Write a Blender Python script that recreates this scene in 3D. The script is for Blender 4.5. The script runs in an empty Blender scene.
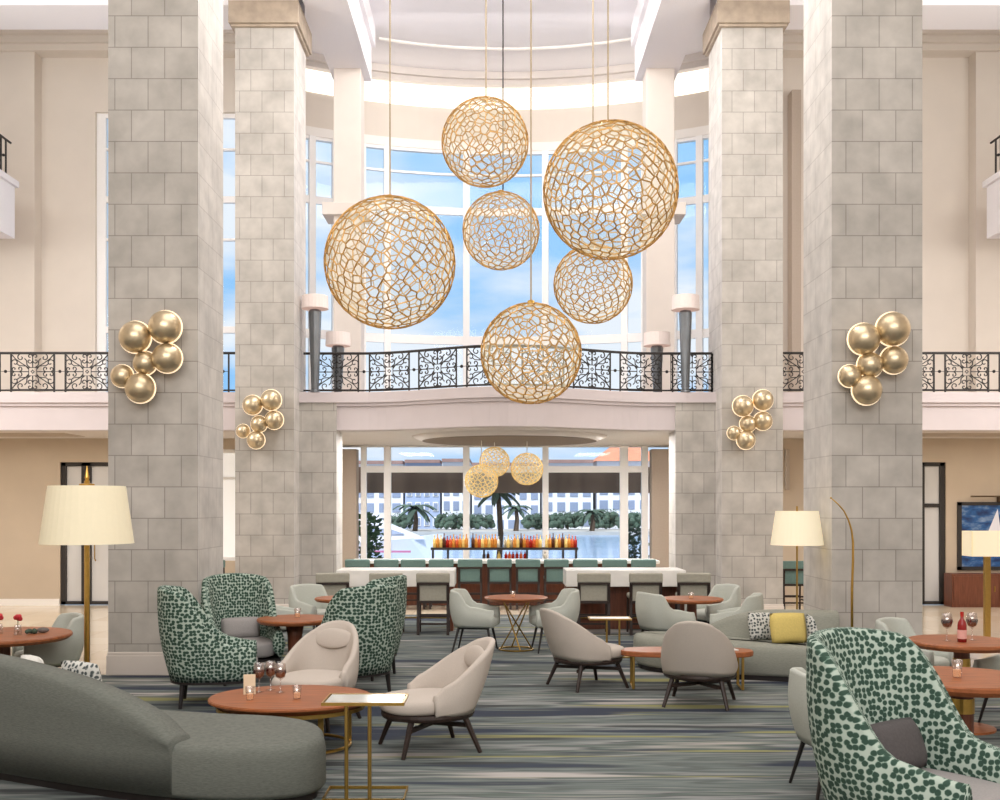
import bpy, bmesh, math, random
from mathutils import Vector, Matrix
random.seed(7)
R = math.radians
PI = math.pi
H, F, VX, HY = 2.05, 1080.0, 497.0, 505.0      # eye height, focal length (px), vanishing point
scene = bpy.context.scene
col = scene.collection

def X(px, Y): return (px - VX) / F * Y
def Z(py, Y): return H - (py - HY) / F * Y
def G(px, py):
    Y = F * H / (py - HY); return (X(px, Y), Y)

# ------------------------------------------------------------------ materials
def srgb(r, g, b):
    f = lambda c: (c / 255 / 12.92) if c / 255 <= 0.04045 else ((c / 255 + 0.055) / 1.055) ** 2.4
    return (f(r), f(g), f(b), 1)
M = {}
def base_mat(name):
    m = bpy.data.materials.new(name); m.use_nodes = True
    nt = m.node_tree; return m, nt, nt.nodes['Principled BSDF']
def N(nt, t, **kw):
    n = nt.nodes.new(t)
    for k, v in kw.items():
        if k in n.inputs: n.inputs[k].default_value = v
        else: setattr(n, k, v)
    return n
def mat(name, rgb, rough=.6, metal=0, noise=.08, scale=30, stretch=(1, 1, 1), emit=None, estr=0, bump=0, trans=0, alpha=1, ior=1.45):
    m, nt, b = base_mat(name)
    c = srgb(*rgb)
    b.inputs['Roughness'].default_value = rough; b.inputs['Metallic'].default_value = metal
    b.inputs['IOR'].default_value = ior
    if trans: b.inputs['Transmission Weight'].default_value = trans
    if alpha < 1: b.inputs['Alpha'].default_value = alpha
    tc = N(nt, 'ShaderNodeTexCoord'); mp = N(nt, 'ShaderNodeMapping'); mp.inputs['Scale'].default_value = stretch
    no = N(nt, 'ShaderNodeTexNoise'); no.inputs['Scale'].default_value = scale; no.inputs['Detail'].default_value = 4
    nt.links.new(tc.outputs['Object'], mp.inputs[0]); nt.links.new(mp.outputs[0], no.inputs['Vector'])
    rp = N(nt, 'ShaderNodeValToRGB')
    rp.color_ramp.elements[0].position = .3; rp.color_ramp.elements[1].position = .7
    rp.color_ramp.elements[0].color = tuple(v * (1 - noise) for v in c[:3]) + (1,)
    rp.color_ramp.elements[1].color = tuple(min(1, v * (1 + noise)) for v in c[:3]) + (1,)
    nt.links.new(no.outputs['Fac'], rp.inputs[0]); nt.links.new(rp.outputs[0], b.inputs['Base Color'])
    if bump:
        bp = N(nt, 'ShaderNodeBump'); bp.inputs['Strength'].default_value = bump; bp.inputs['Distance'].default_value = .01
        nt.links.new(no.outputs['Fac'], bp.inputs['Height']); nt.links.new(bp.outputs[0], b.inputs['Normal'])
    if emit:
        b.inputs['Emission Color'].default_value = srgb(*emit); b.inputs['Emission Strength'].default_value = estr
    M[name] = m
    return m
mat('wall_cream', (228, 218, 206), .8, noise=.02, scale=2)
mat('wall_beige', (198, 181, 160), .8, noise=.03, scale=2)
mat('ceiling_white', (242, 238, 240), .8, noise=.01)
mat('trim_white', (245, 240, 234), .6, noise=.01)
mat('plaster_pillar', (224, 214, 205), .7, noise=.02, scale=3)
mat('fascia', (214, 203, 203), .7, noise=.02, scale=3)
mat('soffit', (222, 214, 208), .8, noise=.02, scale=3)
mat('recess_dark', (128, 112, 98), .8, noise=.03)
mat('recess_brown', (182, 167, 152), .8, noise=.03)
mat('cap_stone', (176, 160, 142), .6, noise=.15, scale=5)
mat('cove', (255, 252, 244), .8, noise=0, emit=(255, 248, 236), estr=.9)
mat('brass', (206, 166, 88), .28, 1, noise=.06)
mat('brass_dull', (176, 144, 80), .4, 1, noise=.06)
mat('lattice_gold', (186, 144, 82), .4, .5, noise=.35, scale=6, emit=(206, 156, 84), estr=.07)
mat('lattice_pale', (226, 194, 126), .4, .4, noise=.2, scale=6, emit=(226, 190, 116), estr=.25)
mat('cord', (176, 158, 130), .5, .3, noise=.05)
mat('globe_gold', (216, 198, 166), .36, .88, noise=.08, scale=8)
mat('glow', (255, 236, 205), .5, emit=(255, 226, 190), estr=.9)
mat('iron', (52, 48, 46), .5, .4, noise=.1)
mat('dark_wood', (44, 31, 26), .45, noise=.2, scale=8, stretch=(1, 1, 6))
mat('black_leg', (34, 29, 28), .45, noise=.1)
mat('wood', (154, 90, 52), .42, noise=.28, scale=4, stretch=(1, 9, 9))
mat('wood_dark', (112, 64, 44), .42, noise=.25, scale=4, stretch=(9, 9, 1))
mat('boucle', (190, 180, 170), .9, noise=.05, scale=160, bump=.25)
mat('mint', (184, 187, 178), .9, noise=.07, scale=120, bump=.2)
mat('sofa_green', (104, 107, 100), .95, noise=.16, scale=26, stretch=(1.2, 1.2, 7), bump=.2)
mat('sofa_light', (146, 147, 136), .95, noise=.10, scale=26, stretch=(1.2, 1.2, 7), bump=.2)
mat('stool_grey', (164, 160, 146), .7, noise=.06)
mat('stool_teal', (100, 128, 123), .6, noise=.06)
mat('cushion_grey', (150, 146, 144), .9, noise=.06, scale=90, bump=.2)
mat('cushion_dark', (82, 78, 78), .95, noise=.1, scale=60, bump=.3)
mat('cushion_yellow', (212, 190, 112), .9, noise=.06, scale=60, bump=.2)
mat('cushion_white', (226, 224, 216), .9, noise=.05, scale=60, bump=.2)
mat('marble_white', (236, 233, 228), .3, noise=.06, scale=3)
mat('shade', (246, 236, 206), .8, noise=.01, emit=(255, 238, 196), estr=.06)
mat('shade_bright', (250, 240, 212), .8, noise=.01, emit=(255, 240, 205), estr=.2)
mat('shade_pink', (236, 222, 216), .8, noise=.02, emit=(255, 236, 226), estr=.12)
mat('metal_blue', (120, 124, 128), .3, .7, noise=.1, scale=3)
mat('window_frame', (250, 248, 246), .5, noise=.01)
mat('door_black', (50, 46, 44), .5, noise=.05)
mat('red_wine', (72, 10, 18), .1, noise=.05)
mat('bottle_red', (150, 42, 40), .25, noise=.15)
mat('label_paper', (226, 170, 160), .7, noise=.05)
mat('candle', (240, 205, 170), .5, noise=.02, emit=(255, 160, 110), estr=.25)
mat('card', (226, 206, 176), .7, noise=.02)
mat('flower_red', (190, 50, 60), .6, noise=.2)
mat('stone_grey', (112, 104, 100), .7, noise=.15)
mat('leaf', (62, 92, 58), .6, noise=.3, scale=3)
mat('leaf_dark', (70, 88, 74), .7, noise=.35, scale=2)
mat('trunk', (92, 74, 60), .9, noise=.2)
mat('facade', (234, 234, 240), .8, noise=.05, scale=.5)
mat('facade_blue', (164, 176, 204), .8, noise=.05, scale=.5)
mat('pane_dark', (142, 152, 176), .4, noise=.1)
mat('roof_orange', (200, 134, 106), .8, noise=.1, scale=2)
mat('roof_brown', (150, 118, 110), .8, noise=.1, scale=2)
mat('awning', (124, 104, 90), .8, noise=.3, scale=2, stretch=(1, 1, .2))
mat('hull_white', (240, 240, 246), .3, noise=.02)
mat('hull_pink', (198, 120, 150), .4, noise=.05)
mat('water', (140, 170, 205), .15, noise=.2, scale=.6, stretch=(1, 4, 1))
mat('quay', (176, 172, 168), .9, noise=.1, scale=1)
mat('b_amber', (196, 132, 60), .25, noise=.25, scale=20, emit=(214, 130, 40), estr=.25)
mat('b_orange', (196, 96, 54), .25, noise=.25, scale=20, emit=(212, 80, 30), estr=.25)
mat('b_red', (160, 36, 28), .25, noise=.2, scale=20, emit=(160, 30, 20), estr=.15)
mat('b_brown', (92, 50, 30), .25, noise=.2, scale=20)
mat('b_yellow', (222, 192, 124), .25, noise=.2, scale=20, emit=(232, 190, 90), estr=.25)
mat('b_pale', (222, 214, 196), .2, noise=.15, scale=20)
mat('picture_light', (90, 70, 50), .4, .6)

def mat_glass(name, rgb, alpha):
    m, nt, b = base_mat(name)
    out = nt.nodes['Material Output']
    tr = N(nt, 'ShaderNodeBsdfTransparent'); tr.inputs[0].default_value = srgb(*rgb)
    gl = N(nt, 'ShaderNodeBsdfGlossy'); gl.inputs['Roughness'].default_value = .03
    mx = N(nt, 'ShaderNodeMixShader'); mx.inputs[0].default_value = alpha
    nt.links.new(tr.outputs[0], mx.inputs[1]); nt.links.new(gl.outputs[0], mx.inputs[2]); nt.links.new(mx.outputs[0], out.inputs[0])
    M[name] = m
mat_glass('pane', (246, 251, 255), .012)
mat_glass('glassware', (250, 248, 246), .22)
mat('table_glass', (222, 226, 222), .12, noise=.03, alpha=.72)
def mat_diffuser():
    m, nt, b = base_mat('diffuser')
    out = nt.nodes['Material Output']; tr = N(nt, 'ShaderNodeBsdfTransparent'); lw = N(nt, 'ShaderNodeLayerWeight'); lw.inputs['Blend'].default_value = .4
    em = N(nt, 'ShaderNodeEmission'); em.inputs[0].default_value = srgb(255, 240, 206); em.inputs[1].default_value = .9
    mr = N(nt, 'ShaderNodeMapRange'); mr.inputs['To Min'].default_value = .13; mr.inputs['To Max'].default_value = .42
    mx = N(nt, 'ShaderNodeMixShader'); nt.links.new(lw.outputs['Facing'], mr.inputs['Value']); nt.links.new(mr.outputs[0], mx.inputs[0])
    nt.links.new(tr.outputs[0], mx.inputs[1]); nt.links.new(em.outputs[0], mx.inputs[2]); nt.links.new(mx.outputs[0], out.inputs[0])
    M['diffuser'] = m
mat_diffuser()
mat('door_glass', (216, 214, 212), .2, noise=.1, scale=1.2, stretch=(1, 1, .3))
mat('white_glow', (245, 243, 240), .5, noise=.02, emit=(255, 252, 246), estr=.35)

def mat_blocks(name, c1, c2, mo):
    m, nt, b = base_mat(name)
    uv = N(nt, 'ShaderNodeUVMap'); tc = N(nt, 'ShaderNodeTexCoord')
    br = N(nt, 'ShaderNodeTexBrick'); br.offset = .5; br.squash = 1
    for k, v in (('Scale', 1), ('Mortar Size', .006), ('Mortar Smooth', .1), ('Bias', 0), ('Brick Width', .40), ('Row Height', .378)):
        br.inputs[k].default_value = v
    br.inputs['Color1'].default_value = srgb(*c1); br.inputs['Color2'].default_value = srgb(*c2)
    br.inputs['Mortar'].default_value = srgb(*mo)
    n1 = N(nt, 'ShaderNodeTexNoise'); n1.inputs['Scale'].default_value = 3.5; n1.inputs['Detail'].default_value = 8
    rp = N(nt, 'ShaderNodeValToRGB'); rp.color_ramp.elements[0].position = .3; rp.color_ramp.elements[1].position = .72
    rp.color_ramp.elements[0].color = (.80, .80, .79, 1); rp.color_ramp.elements[1].color = (1.08, 1.08, 1.07, 1)
    mx = N(nt, 'ShaderNodeMix', data_type='RGBA', blend_type='MULTIPLY'); mx.inputs[0].default_value = 1
    nt.links.new(uv.outputs[0], br.inputs['Vector']); nt.links.new(tc.outputs['Object'], n1.inputs['Vector'])
    nt.links.new(n1.outputs['Fac'], rp.inputs[0])
    nt.links.new(br.outputs['Color'], mx.inputs[6]); nt.links.new(rp.outputs[0], mx.inputs[7])
    nt.links.new(mx.outputs[2], b.inputs['Base Color']); b.inputs['Roughness'].default_value = .65
    M[name] = m
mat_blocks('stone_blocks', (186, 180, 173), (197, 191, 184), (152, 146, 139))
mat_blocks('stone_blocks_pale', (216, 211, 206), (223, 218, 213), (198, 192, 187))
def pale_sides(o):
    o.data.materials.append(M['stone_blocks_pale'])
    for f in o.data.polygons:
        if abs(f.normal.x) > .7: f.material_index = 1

def mat_leopard(name, scale, rad, pale, mid, dark):
    m, nt, b = base_mat(name)
    uv = N(nt, 'ShaderNodeUVMap')
    no = N(nt, 'ShaderNodeTexNoise'); no.inputs['Scale'].default_value = 40
    mixv = N(nt, 'ShaderNodeMix', data_type='VECTOR'); mixv.inputs[0].default_value = .012
    vo = N(nt, 'ShaderNodeTexVoronoi', voronoi_dimensions='2D'); vo.feature = 'F1'; vo.inputs['Scale'].default_value = scale; vo.inputs['Randomness'].default_value = .6
    nt.links.new(uv.outputs[0], mixv.inputs[4]); nt.links.new(no.outputs['Color'], mixv.inputs[5]); nt.links.new(uv.outputs[0], no.inputs['Vector'])
    nt.links.new(mixv.outputs[1], vo.inputs['Vector'])
    rp = N(nt, 'ShaderNodeValToRGB'); e = rp.color_ramp.elements
    e[0].position = rad - .07; e[0].color = srgb(*dark); e[1].position = rad + .09; e[1].color = srgb(*pale)
    k = e.new(rad); k.color = srgb(*mid)
    nt.links.new(vo.outputs['Distance'], rp.inputs[0]); nt.links.new(rp.outputs[0], b.inputs['Base Color'])
    b.inputs['Roughness'].default_value = .9
    M[name] = m
mat_leopard('leopard', 29, .42, (170, 184, 172), (92, 120, 105), (44, 70, 58))
mat_leopard('leopard_pale', 26, .33, (206, 206, 200), (150, 152, 148), (70, 78, 78))

def mat_carpet():
    m, nt, b = base_mat('carpet')
    tc = N(nt, 'ShaderNodeTexCoord')
    def layer(sx, sy, sc, det, off):
        mp = N(nt, 'ShaderNodeMapping'); mp.inputs['Scale'].default_value = (sx, sy, 1); mp.inputs['Location'].default_value = (off, off * 1.7, 0)
        no = N(nt, 'ShaderNodeTexNoise'); no.inputs['Scale'].default_value = sc; no.inputs['Detail'].default_value = det; no.inputs['Roughness'].default_value = .6
        nt.links.new(tc.outputs['Object'], mp.inputs[0]); nt.links.new(mp.outputs[0], no.inputs['Vector']); return no
    n1 = layer(.18, 1.7, 1.0, 4, 3.1)
    rp = N(nt, 'ShaderNodeValToRGB'); r = rp.color_ramp
    stops = [(.36, (48, 58, 78)), (.40, (66, 74, 82)), (.43, (102, 112, 110)), (.46, (124, 134, 130)), (.49, (92, 100, 98)), (.52, (110, 121, 118)),
             (.55, (152, 154, 152)), (.58, (84, 92, 90)), (.61, (104, 118, 111)), (.66, (176, 170, 164))]
    r.elements[0].position = stops[0][0]; r.elements[0].color = srgb(*stops[0][1])
    r.elements[1].position = stops[-1][0]; r.elements[1].color = srgb(*stops[-1][1])
    for p, c in stops[1:-1]:
        e = r.elements.new(p); e.color = srgb(*c)
    nt.links.new(n1.outputs['Fac'], rp.inputs[0])
    cur = rp.outputs[0]
    for sx, sy, off, lo, hi, c in ((.16, 3.0, 11.3, .61, .65, (150, 148, 92)), (.2, 2.6, 27.1, .61, .65, (190, 184, 180)), (.2, 2.2, 41.7, .57, .61, (44, 54, 74)), (.26, 2.8, 63.3, .60, .64, (60, 64, 66))):
        n = layer(sx, sy, 1.0, 2, off)
        rr = N(nt, 'ShaderNodeMapRange'); rr.inputs['From Min'].default_value = lo; rr.inputs['From Max'].default_value = hi
        mx = N(nt, 'ShaderNodeMix', data_type='RGBA'); nt.links.new(n.outputs['Fac'], rr.inputs['Value'])
        nt.links.new(rr.outputs[0], mx.inputs[0]); nt.links.new(cur, mx.inputs[6]); mx.inputs[7].default_value = srgb(*c); cur = mx.outputs[2]
    nf = layer(6, 30, 1, 3, 1)
    rf = N(nt, 'ShaderNodeMapRange'); rf.inputs['To Min'].default_value = .86; rf.inputs['To Max'].default_value = 1.08
    nt.links.new(nf.outputs['Fac'], rf.inputs['Value'])
    mx = N(nt, 'ShaderNodeMix', data_type='RGBA', blend_type='MULTIPLY'); mx.inputs[0].default_value = 1
    nt.links.new(cur, mx.inputs[6]); nt.links.new(rf.outputs[0], mx.inputs[7])
    hs = N(nt, 'ShaderNodeHueSaturation'); hs.inputs['Value'].default_value = .80; hs.inputs['Saturation'].default_value = .95
    nt.links.new(mx.outputs[2], hs.inputs['Color']); nt.links.new(hs.outputs[0], b.inputs['Base Color']); b.inputs['Roughness'].default_value = .95
    M['carpet'] = m
mat_carpet()
def mat_tile():
    m, nt, b = base_mat('tile')
    tc = N(nt, 'ShaderNodeTexCoord'); br = N(nt, 'ShaderNodeTexBrick'); br.offset = 0
    for k, v in (('Scale', 1), ('Mortar Size', .004), ('Brick Width', .8), ('Row Height', .8)): br.inputs[k].default_value = v
    br.inputs['Color1'].default_value = srgb(236, 220, 196); br.inputs['Color2'].default_value = srgb(226, 208, 182); br.inputs['Mortar'].default_value = srgb(196, 178, 152)
    nt.links.new(tc.outputs['Object'], br.inputs['Vector']); nt.links.new(br.outputs['Color'], b.inputs['Base Color'])
    b.inputs['Roughness'].default_value = .16
    M['tile'] = m
mat_tile()
def mat_picture():
    m, nt, b = base_mat('picture')
    tc = N(nt, 'ShaderNodeTexCoord'); mp = N(nt, 'ShaderNodeMapping'); mp.inputs['Scale'].default_value = (1.4, 1, 3)
    no = N(nt, 'ShaderNodeTexNoise'); no.inputs['Scale'].default_value = 2.4; no.inputs['Detail'].default_value = 5
    rp = N(nt, 'ShaderNodeValToRGB'); r = rp.color_ramp
    r.elements[0].position = .36; r.elements[0].color = srgb(22, 44, 92); r.elements[1].position = .7; r.elements[1].color = srgb(150, 170, 196)
    e = r.elements.new(.52); e.color = srgb(40, 92, 150)
    nt.links.new(tc.outputs['Object'], mp.inputs[0]); nt.links.new(mp.outputs[0], no.inputs['Vector']); nt.links.new(no.outputs['Fac'], rp.inputs[0])
    nt.links.new(rp.outputs[0], b.inputs['Base Color']); b.inputs['Roughness'].default_value = .3
    M['picture'] = m
mat_picture()

# ------------------------------------------------------------------ mesh builder
class MB:
    def __init__(s): s.bm = bmesh.new(); s.vuv = None
    def face(s, vs):
        try: return s.bm.faces.new(vs)
        except ValueError: return None
    def box(s, x0, x1, y0, y1, z0, z1, rz=0, c=None):
        ps = [(x, y, z) for z in (z0, z1) for x, y in ((x0, y0), (x1, y0), (x1, y1), (x0, y1))]
        if rz:
            m = Matrix.Rotation(rz, 3, 'Z'); c = Vector(c or ((x0 + x1) / 2, (y0 + y1) / 2, 0)); ps = [m @ (Vector(p) - c) + c for p in ps]
        v = [s.bm.verts.new(p) for p in ps]
        for f in ((3, 2, 1, 0), (4, 5, 6, 7), (0, 1, 5, 4), (1, 2, 6, 5), (2, 3, 7, 6), (3, 0, 4, 7)): s.face([v[i] for i in f])
        return s
    def rings(s, rings, caps=True, closed=False):
        vs = [[s.bm.verts.new(p) for p in r] for r in rings]
        n = len(vs[0]); k = len(vs)
        for i in range(k if closed else k - 1):
            a, b = vs[i], vs[(i + 1) % k]
            for j in range(n): s.face([a[j], a[(j + 1) % n], b[(j + 1) % n], b[j]])
        if caps and not closed:
            s.face(vs[0][::-1]); s.face(vs[-1])
        return s
    def tube(s, pts, r, seg=6, closed=False, r2=None):
        pts = [Vector(p) for p in pts]; n = len(pts); rs = []
        up = None
        for i, p in enumerate(pts):
            if closed: t = pts[(i + 1) % n] - pts[i - 1]
            else: t = pts[min(i + 1, n - 1)] - pts[max(i - 1, 0)]
            if t.length < 1e-9: t = Vector((0, 0, 1))
            t.normalize()
            if up is None:
                up = Vector((0, 0, 1)) if abs(t.z) < .9 else Vector((1, 0, 0))
            a = t.cross(up)
            if a.length < 1e-6: a = t.orthogonal()
            a.normalize(); b = a.cross(t).normalized(); up = b
            rr = r if r2 is None else r + (r2 - r) * i / max(1, n - 1)
            rs.append([p + a * math.cos(2 * PI * (k + .5) / seg) * rr + b * math.sin(2 * PI * (k + .5) / seg) * rr for k in range(seg)])
        return s.rings(rs, True, closed)
    def cone(s, p0, p1, r0, r1, seg=10): return s.tube([p0, p1], r0, seg, False, r1)
    def lathe(s, prof, seg=20, c=(0, 0, 0), sx=1, sy=1):
        rs = [[(c[0] + r * math.cos(2 * PI * k / seg) * sx, c[1] + r * math.sin(2 * PI * k / seg) * sy, c[2] + z) for k in range(seg)] for r, z in prof]
        return s.rings(rs)
    def prism(s, poly, z0, z1):
        return s.rings([[(x, y, z0) for x, y in poly], [(x, y, z1) for x, y in poly]])
    def sphere(s, c, r, u=18, v=12, sc=(1, 1, 1)):
        bmesh.ops.create_uvsphere(s.bm, u_segments=u, v_segments=v, radius=1, matrix=Matrix.Translation(c) @ Matrix.Diagonal((r * sc[0], r * sc[1], r * sc[2], 1)))
        return s
    def build(s, name, m, parent=None, smooth=False, bevel=0, sub=0, loc=None, seg=2, wn=False):
        bm = s.bm
        bmesh.ops.recalc_face_normals(bm, faces=bm.faces)
        uv = bm.loops.layers.uv.new('UVMap')
        bm.verts.index_update()
        for f in bm.faces:
            n = f.normal
            if s.vuv and len(f.verts) == 4:
                for l in f.loops: l[uv].uv = s.vuv[l.vert.index]
                f.smooth = smooth; continue
            for l in f.loops:
                c = l.vert.co
                l[uv].uv = (c.x, c.y) if abs(n.z) > .7 else ((c.x, c.z) if abs(n.y) >= abs(n.x) else (c.y + .13, c.z))
            f.smooth = smooth
        me = bpy.data.meshes.new(name); bm.to_mesh(me); bm.free()
        me.materials.append(M[m] if isinstance(m, str) else m)
        o = bpy.data.objects.new(name, me); col.objects.link(o)
        if parent: o.parent = parent
        if loc: o.location = loc
        if bevel:
            b = o.modifiers.new('bevel', 'BEVEL'); b.width = bevel; b.segments = seg; b.limit_method = 'ANGLE'; b.angle_limit = R(40)
        if sub:
            b = o.modifiers.new('sub', 'SUBSURF'); b.levels = sub; b.render_levels = sub
        return o

def tag(o, label=None, cat=None, group=None, kind=None):
    if label: o['label'] = label
    if cat: o['category'] = cat
    if group: o['group'] = group
    if kind: o['kind'] = kind
    return o
def thing(name, label, cat, loc=(0, 0, 0), rz=0, group=None):
    o = bpy.data.objects.new(name, None); col.objects.link(o); o.empty_display_size = .2
    o.location = loc; o.rotation_euler = (0, 0, rz)
    return tag(o, label, cat, group)
def struct(name, mb, m, label=None, parent=None, **kw):
    o = mb.build(name, m, parent, **kw)
    if not parent: tag(o, label, None, None, 'structure')
    return o
def kids(o): return [c for c in bpy.data.objects if c.parent == o]
def dup(root, loc, rz, label, group=None):
    def cp(o, par):
        c = o.copy(); col.objects.link(c)
        if par is not None: c.parent = par
        for ch in kids(o): cp(ch, c)
        return c
    r = cp(root, None); r.location = loc; r.rotation_euler = (0, 0, rz); r['label'] = label
    if group: r['group'] = group
    return r

# ------------------------------------------------------------------ setting
SL, SB = 4.13, 3.43                    # balcony floor top and soffit
CZ = 12.2                              # main ceiling
def bulge(x):                          # front edge of the balcony
    t = abs(x - .2)
    return 19.9 - (1.0 * (.5 + .5 * math.cos(PI * t / 2.75)) if t < 2.75 else 0)
ARC = [(.2 + 9.5 * math.sin(a), 25.6 - 9.5 + 9.5 * math.cos(a)) for a in [R(-31 + 62 * k / 30) for k in range(31)]]

struct('floor', MB().box(-16, 16, 13.1, 27, -.3, -.012).box(-16, 16, 12.9, 13.1, -.3, -.012), 'tile', 'polished cream stone tile floor beyond the carpet')
struct('floor_carpet', MB().prism([(-16, 3), (16, 3), (16, 13.05), (4.6, 13.05), (4.6, 20.2), (-4.2, 20.2), (-4.2, 13.05), (-16, 13.05)], -.3, 0), 'carpet', 'carpet with grey green, navy and cream streaked stripes')

# columns
def column(x0, x1, y0, y1, top, label, cap=False):
    o = struct('column', MB().box(x0, x1, y0, y1, .28, top), 'stone_blocks', label)
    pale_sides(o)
    struct('plinth', MB().box(x0 - .02, x1 + .02, y0 - .02, y1 + .02, 0, .24).box(x0 - .01, x1 + .01, y0 - .01, y1 + .01, .24, .28), 'plaster_pillar', parent=o, bevel=.008)
    if cap:
        struct('capital', MB().box(x0 - .1, x1 + .1, y0 - .1, y1 + .1, top, 11.03).box(x0 - .06, x1 + .06, y0 - .06, y1 + .06, top - .05, top), 'cap_stone', parent=o, bevel=.01)
    return o
column(-4.68, -3.60, 13.0, 14.2, CZ, 'tall grey stone block column, front left, behind the patterned chairs')
column(4.03, 5.12, 13.0, 14.2, CZ, 'tall grey stone block column, front right, behind the curved sofa end')
column(-4.68, -3.63, 19.3, 20.5, 10.63, 'grey stone block column with brown capital, second on the left', True)
column(4.02, 5.11, 19.3, 20.5, 10.63, 'grey stone block column with brown capital, second on the right', True)
for x0, x1, l in ((-3.63, -2.95, 'left'), (3.28, 4.02, 'right')):
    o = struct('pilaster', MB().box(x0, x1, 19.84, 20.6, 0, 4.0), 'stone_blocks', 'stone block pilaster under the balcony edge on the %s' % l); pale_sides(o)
# pillars above the balcony + beams
for x0, x1, bx0, bx1, l in ((-3.36, -2.8, -3.46, -2.66, 'left'), (3.07, 3.65, 2.92, 3.76, 'right')):
    o = struct('pillar', MB().box(x0, x1, 22.2, 22.8, SL, 11.03).box(x0 - .22 if l == 'left' else x0 - .12, x1 + (.12 if l == 'left' else .22), 22.1, 22.9, 8.0, 8.25), 'plaster_pillar', 'plain pale plaster pillar standing on the balcony on the %s' % l, bevel=.01)
    struct('ceiling_beam', MB().box(bx0, bx1, 15, 22.9, 11.03, CZ).box(bx0 - .08, bx1 + .08, 15, 22.9, 11.75, CZ), 'ceiling_white', 'deep white ceiling beam on the %s' % l)
for s in (-1, 1):
    struct('ceiling_beam_cross', MB().box(-16 if s < 0 else 4.02, -3.63 if s < 0 else 16, 19.4, 20.4, 11.03, CZ), 'ceiling_white', 'white cross beam above the capital on the %s' % ('left' if s < 0 else 'right'))
struct('ceiling', MB().box(-16, 16, -8, 27, CZ, CZ + .3), 'ceiling_white', 'white lavender ceiling')
for s in (-1, 1):
    c = .22
    pts = [(c + s * 5.6, 18.2, CZ), (c + s * 9.3, 18.2, CZ), (c + s * 10.2, 21.0, CZ)]
    pts = [(c + s * 5.6, 22.0, CZ - .01), (c + s * 8.9, 22.0, CZ - .01), (c + s * 9.7, 20.6, CZ - .01), (c + s * 11.5, 20.6, CZ - .01)]
    struct('trim_1' if s < 0 else 'trim_2', MB().tube(pts, .05, 6), 'trim_white', 'thin white ceiling moulding on the %s' % ('left' if s < 0 else 'right'))
mb = MB(); mb.tube([(.2 + 7.4 * math.sin(R(a)), 16.6 + 7.4 * math.cos(R(a)), CZ - .01) for a in range(-22, 23, 2)], .04, 6)
struct('trim_3', mb, 'trim_white', 'curved white moulding on the ceiling before the bow window')

# balcony slab
edge = [(-16, 19.9)] + [(-3 + 6.4 * k / 40, bulge(-3 + 6.4 * k / 40)) for k in range(41)] + [(16, 19.9)]
def off(poly, d): return [(x, y - d) for x, y in poly]
back = [(16, 23.2), (5.3, 23.2)] + [(x, y + .1) for x, y in ARC[::-1]] + [(-4.9, 23.2), (-16, 23.2)]
sl = struct('balcony_floor', MB().prism(edge + back, SB, SL), 'fascia', 'lilac white balcony slab with a bowed front')
mb = MB(); mb.prism(off(edge, .10) + [(16, 20.2), (-16, 20.2)], SL - .2, SL - .02); mb.prism(off(edge, .05) + [(16, 20.2), (-16, 20.2)], SL - .26, SL - .2)
struct('cornice', mb, 'fascia', parent=sl)
struct('underside', MB().prism([(x, y + .12) for x, y in edge] + back, SB - .012, SB), 'soffit', parent=sl)
dc = (.25, 21.6)
struct('recess_ring', MB().lathe([(1.75, SB - .10), (1.95, SB - .02), (1.95, SB - .012), (1.7, SB - .012)], 48, (dc[0], dc[1], 0)), 'soffit', parent=sl, smooth=True)
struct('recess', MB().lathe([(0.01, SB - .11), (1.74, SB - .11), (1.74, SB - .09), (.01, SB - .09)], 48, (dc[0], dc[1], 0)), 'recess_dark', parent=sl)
for s in (-1, 1):
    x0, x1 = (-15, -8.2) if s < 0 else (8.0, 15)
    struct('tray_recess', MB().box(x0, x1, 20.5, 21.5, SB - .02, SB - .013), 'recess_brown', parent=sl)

# rear walls
def wall_holes(mb, x0, x1, y0, y1, z0, z1, holes):
    xs = sorted({x0, x1} | {h[0] for h in holes} | {h[1] for h in holes}); zs = sorted({z0, z1} | {h[2] for h in holes} | {h[3] for h in holes})
    for a, b in zip(xs, xs[1:]):
        for c, d in zip(zs, zs[1:]):
            if not any(h[0] <= a and b <= h[1] and h[2] <= c and d <= h[3] for h in holes): mb.box(a, b, y0, y1, c, d)
    return mb
WL = X(96, 23.4)
struct('wall_back_left', wall_holes(MB(), -16, -4.75, 23.0, 23.35, SL, CZ, [(-9.85, -5.0, SL, 11.72)]), 'wall_cream', 'cream upper wall with a deep recess, left')
struct('wall_back_left_recess', wall_holes(MB(), -9.85, -5.0, 23.35, 23.6, SL, 11.72, [(WL, -5.2, SL, 10.55)]), 'wall_cream', 'cream recessed wall panel around the tall left window')
struct('wall_back_right', wall_holes(MB(), 5.15, 16, 23.0, 23.35, SL, CZ, [(5.5, 10.2, SL, 11.72)]), 'wall_cream', 'cream upper wall with a deep recess, right')
struct('wall_back_right_recess', MB().box(5.5, 10.2, 23.35, 23.6, SL, 11.72), 'wall_cream', 'cream recessed wall panel on the right')
struct('trim_4', MB().box(6.28, 6.48, 23.0, 23.34, SL, 10.9), 'recess_brown', 'tall dark brown vertical strip between the right columns', bevel=.01)
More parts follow.
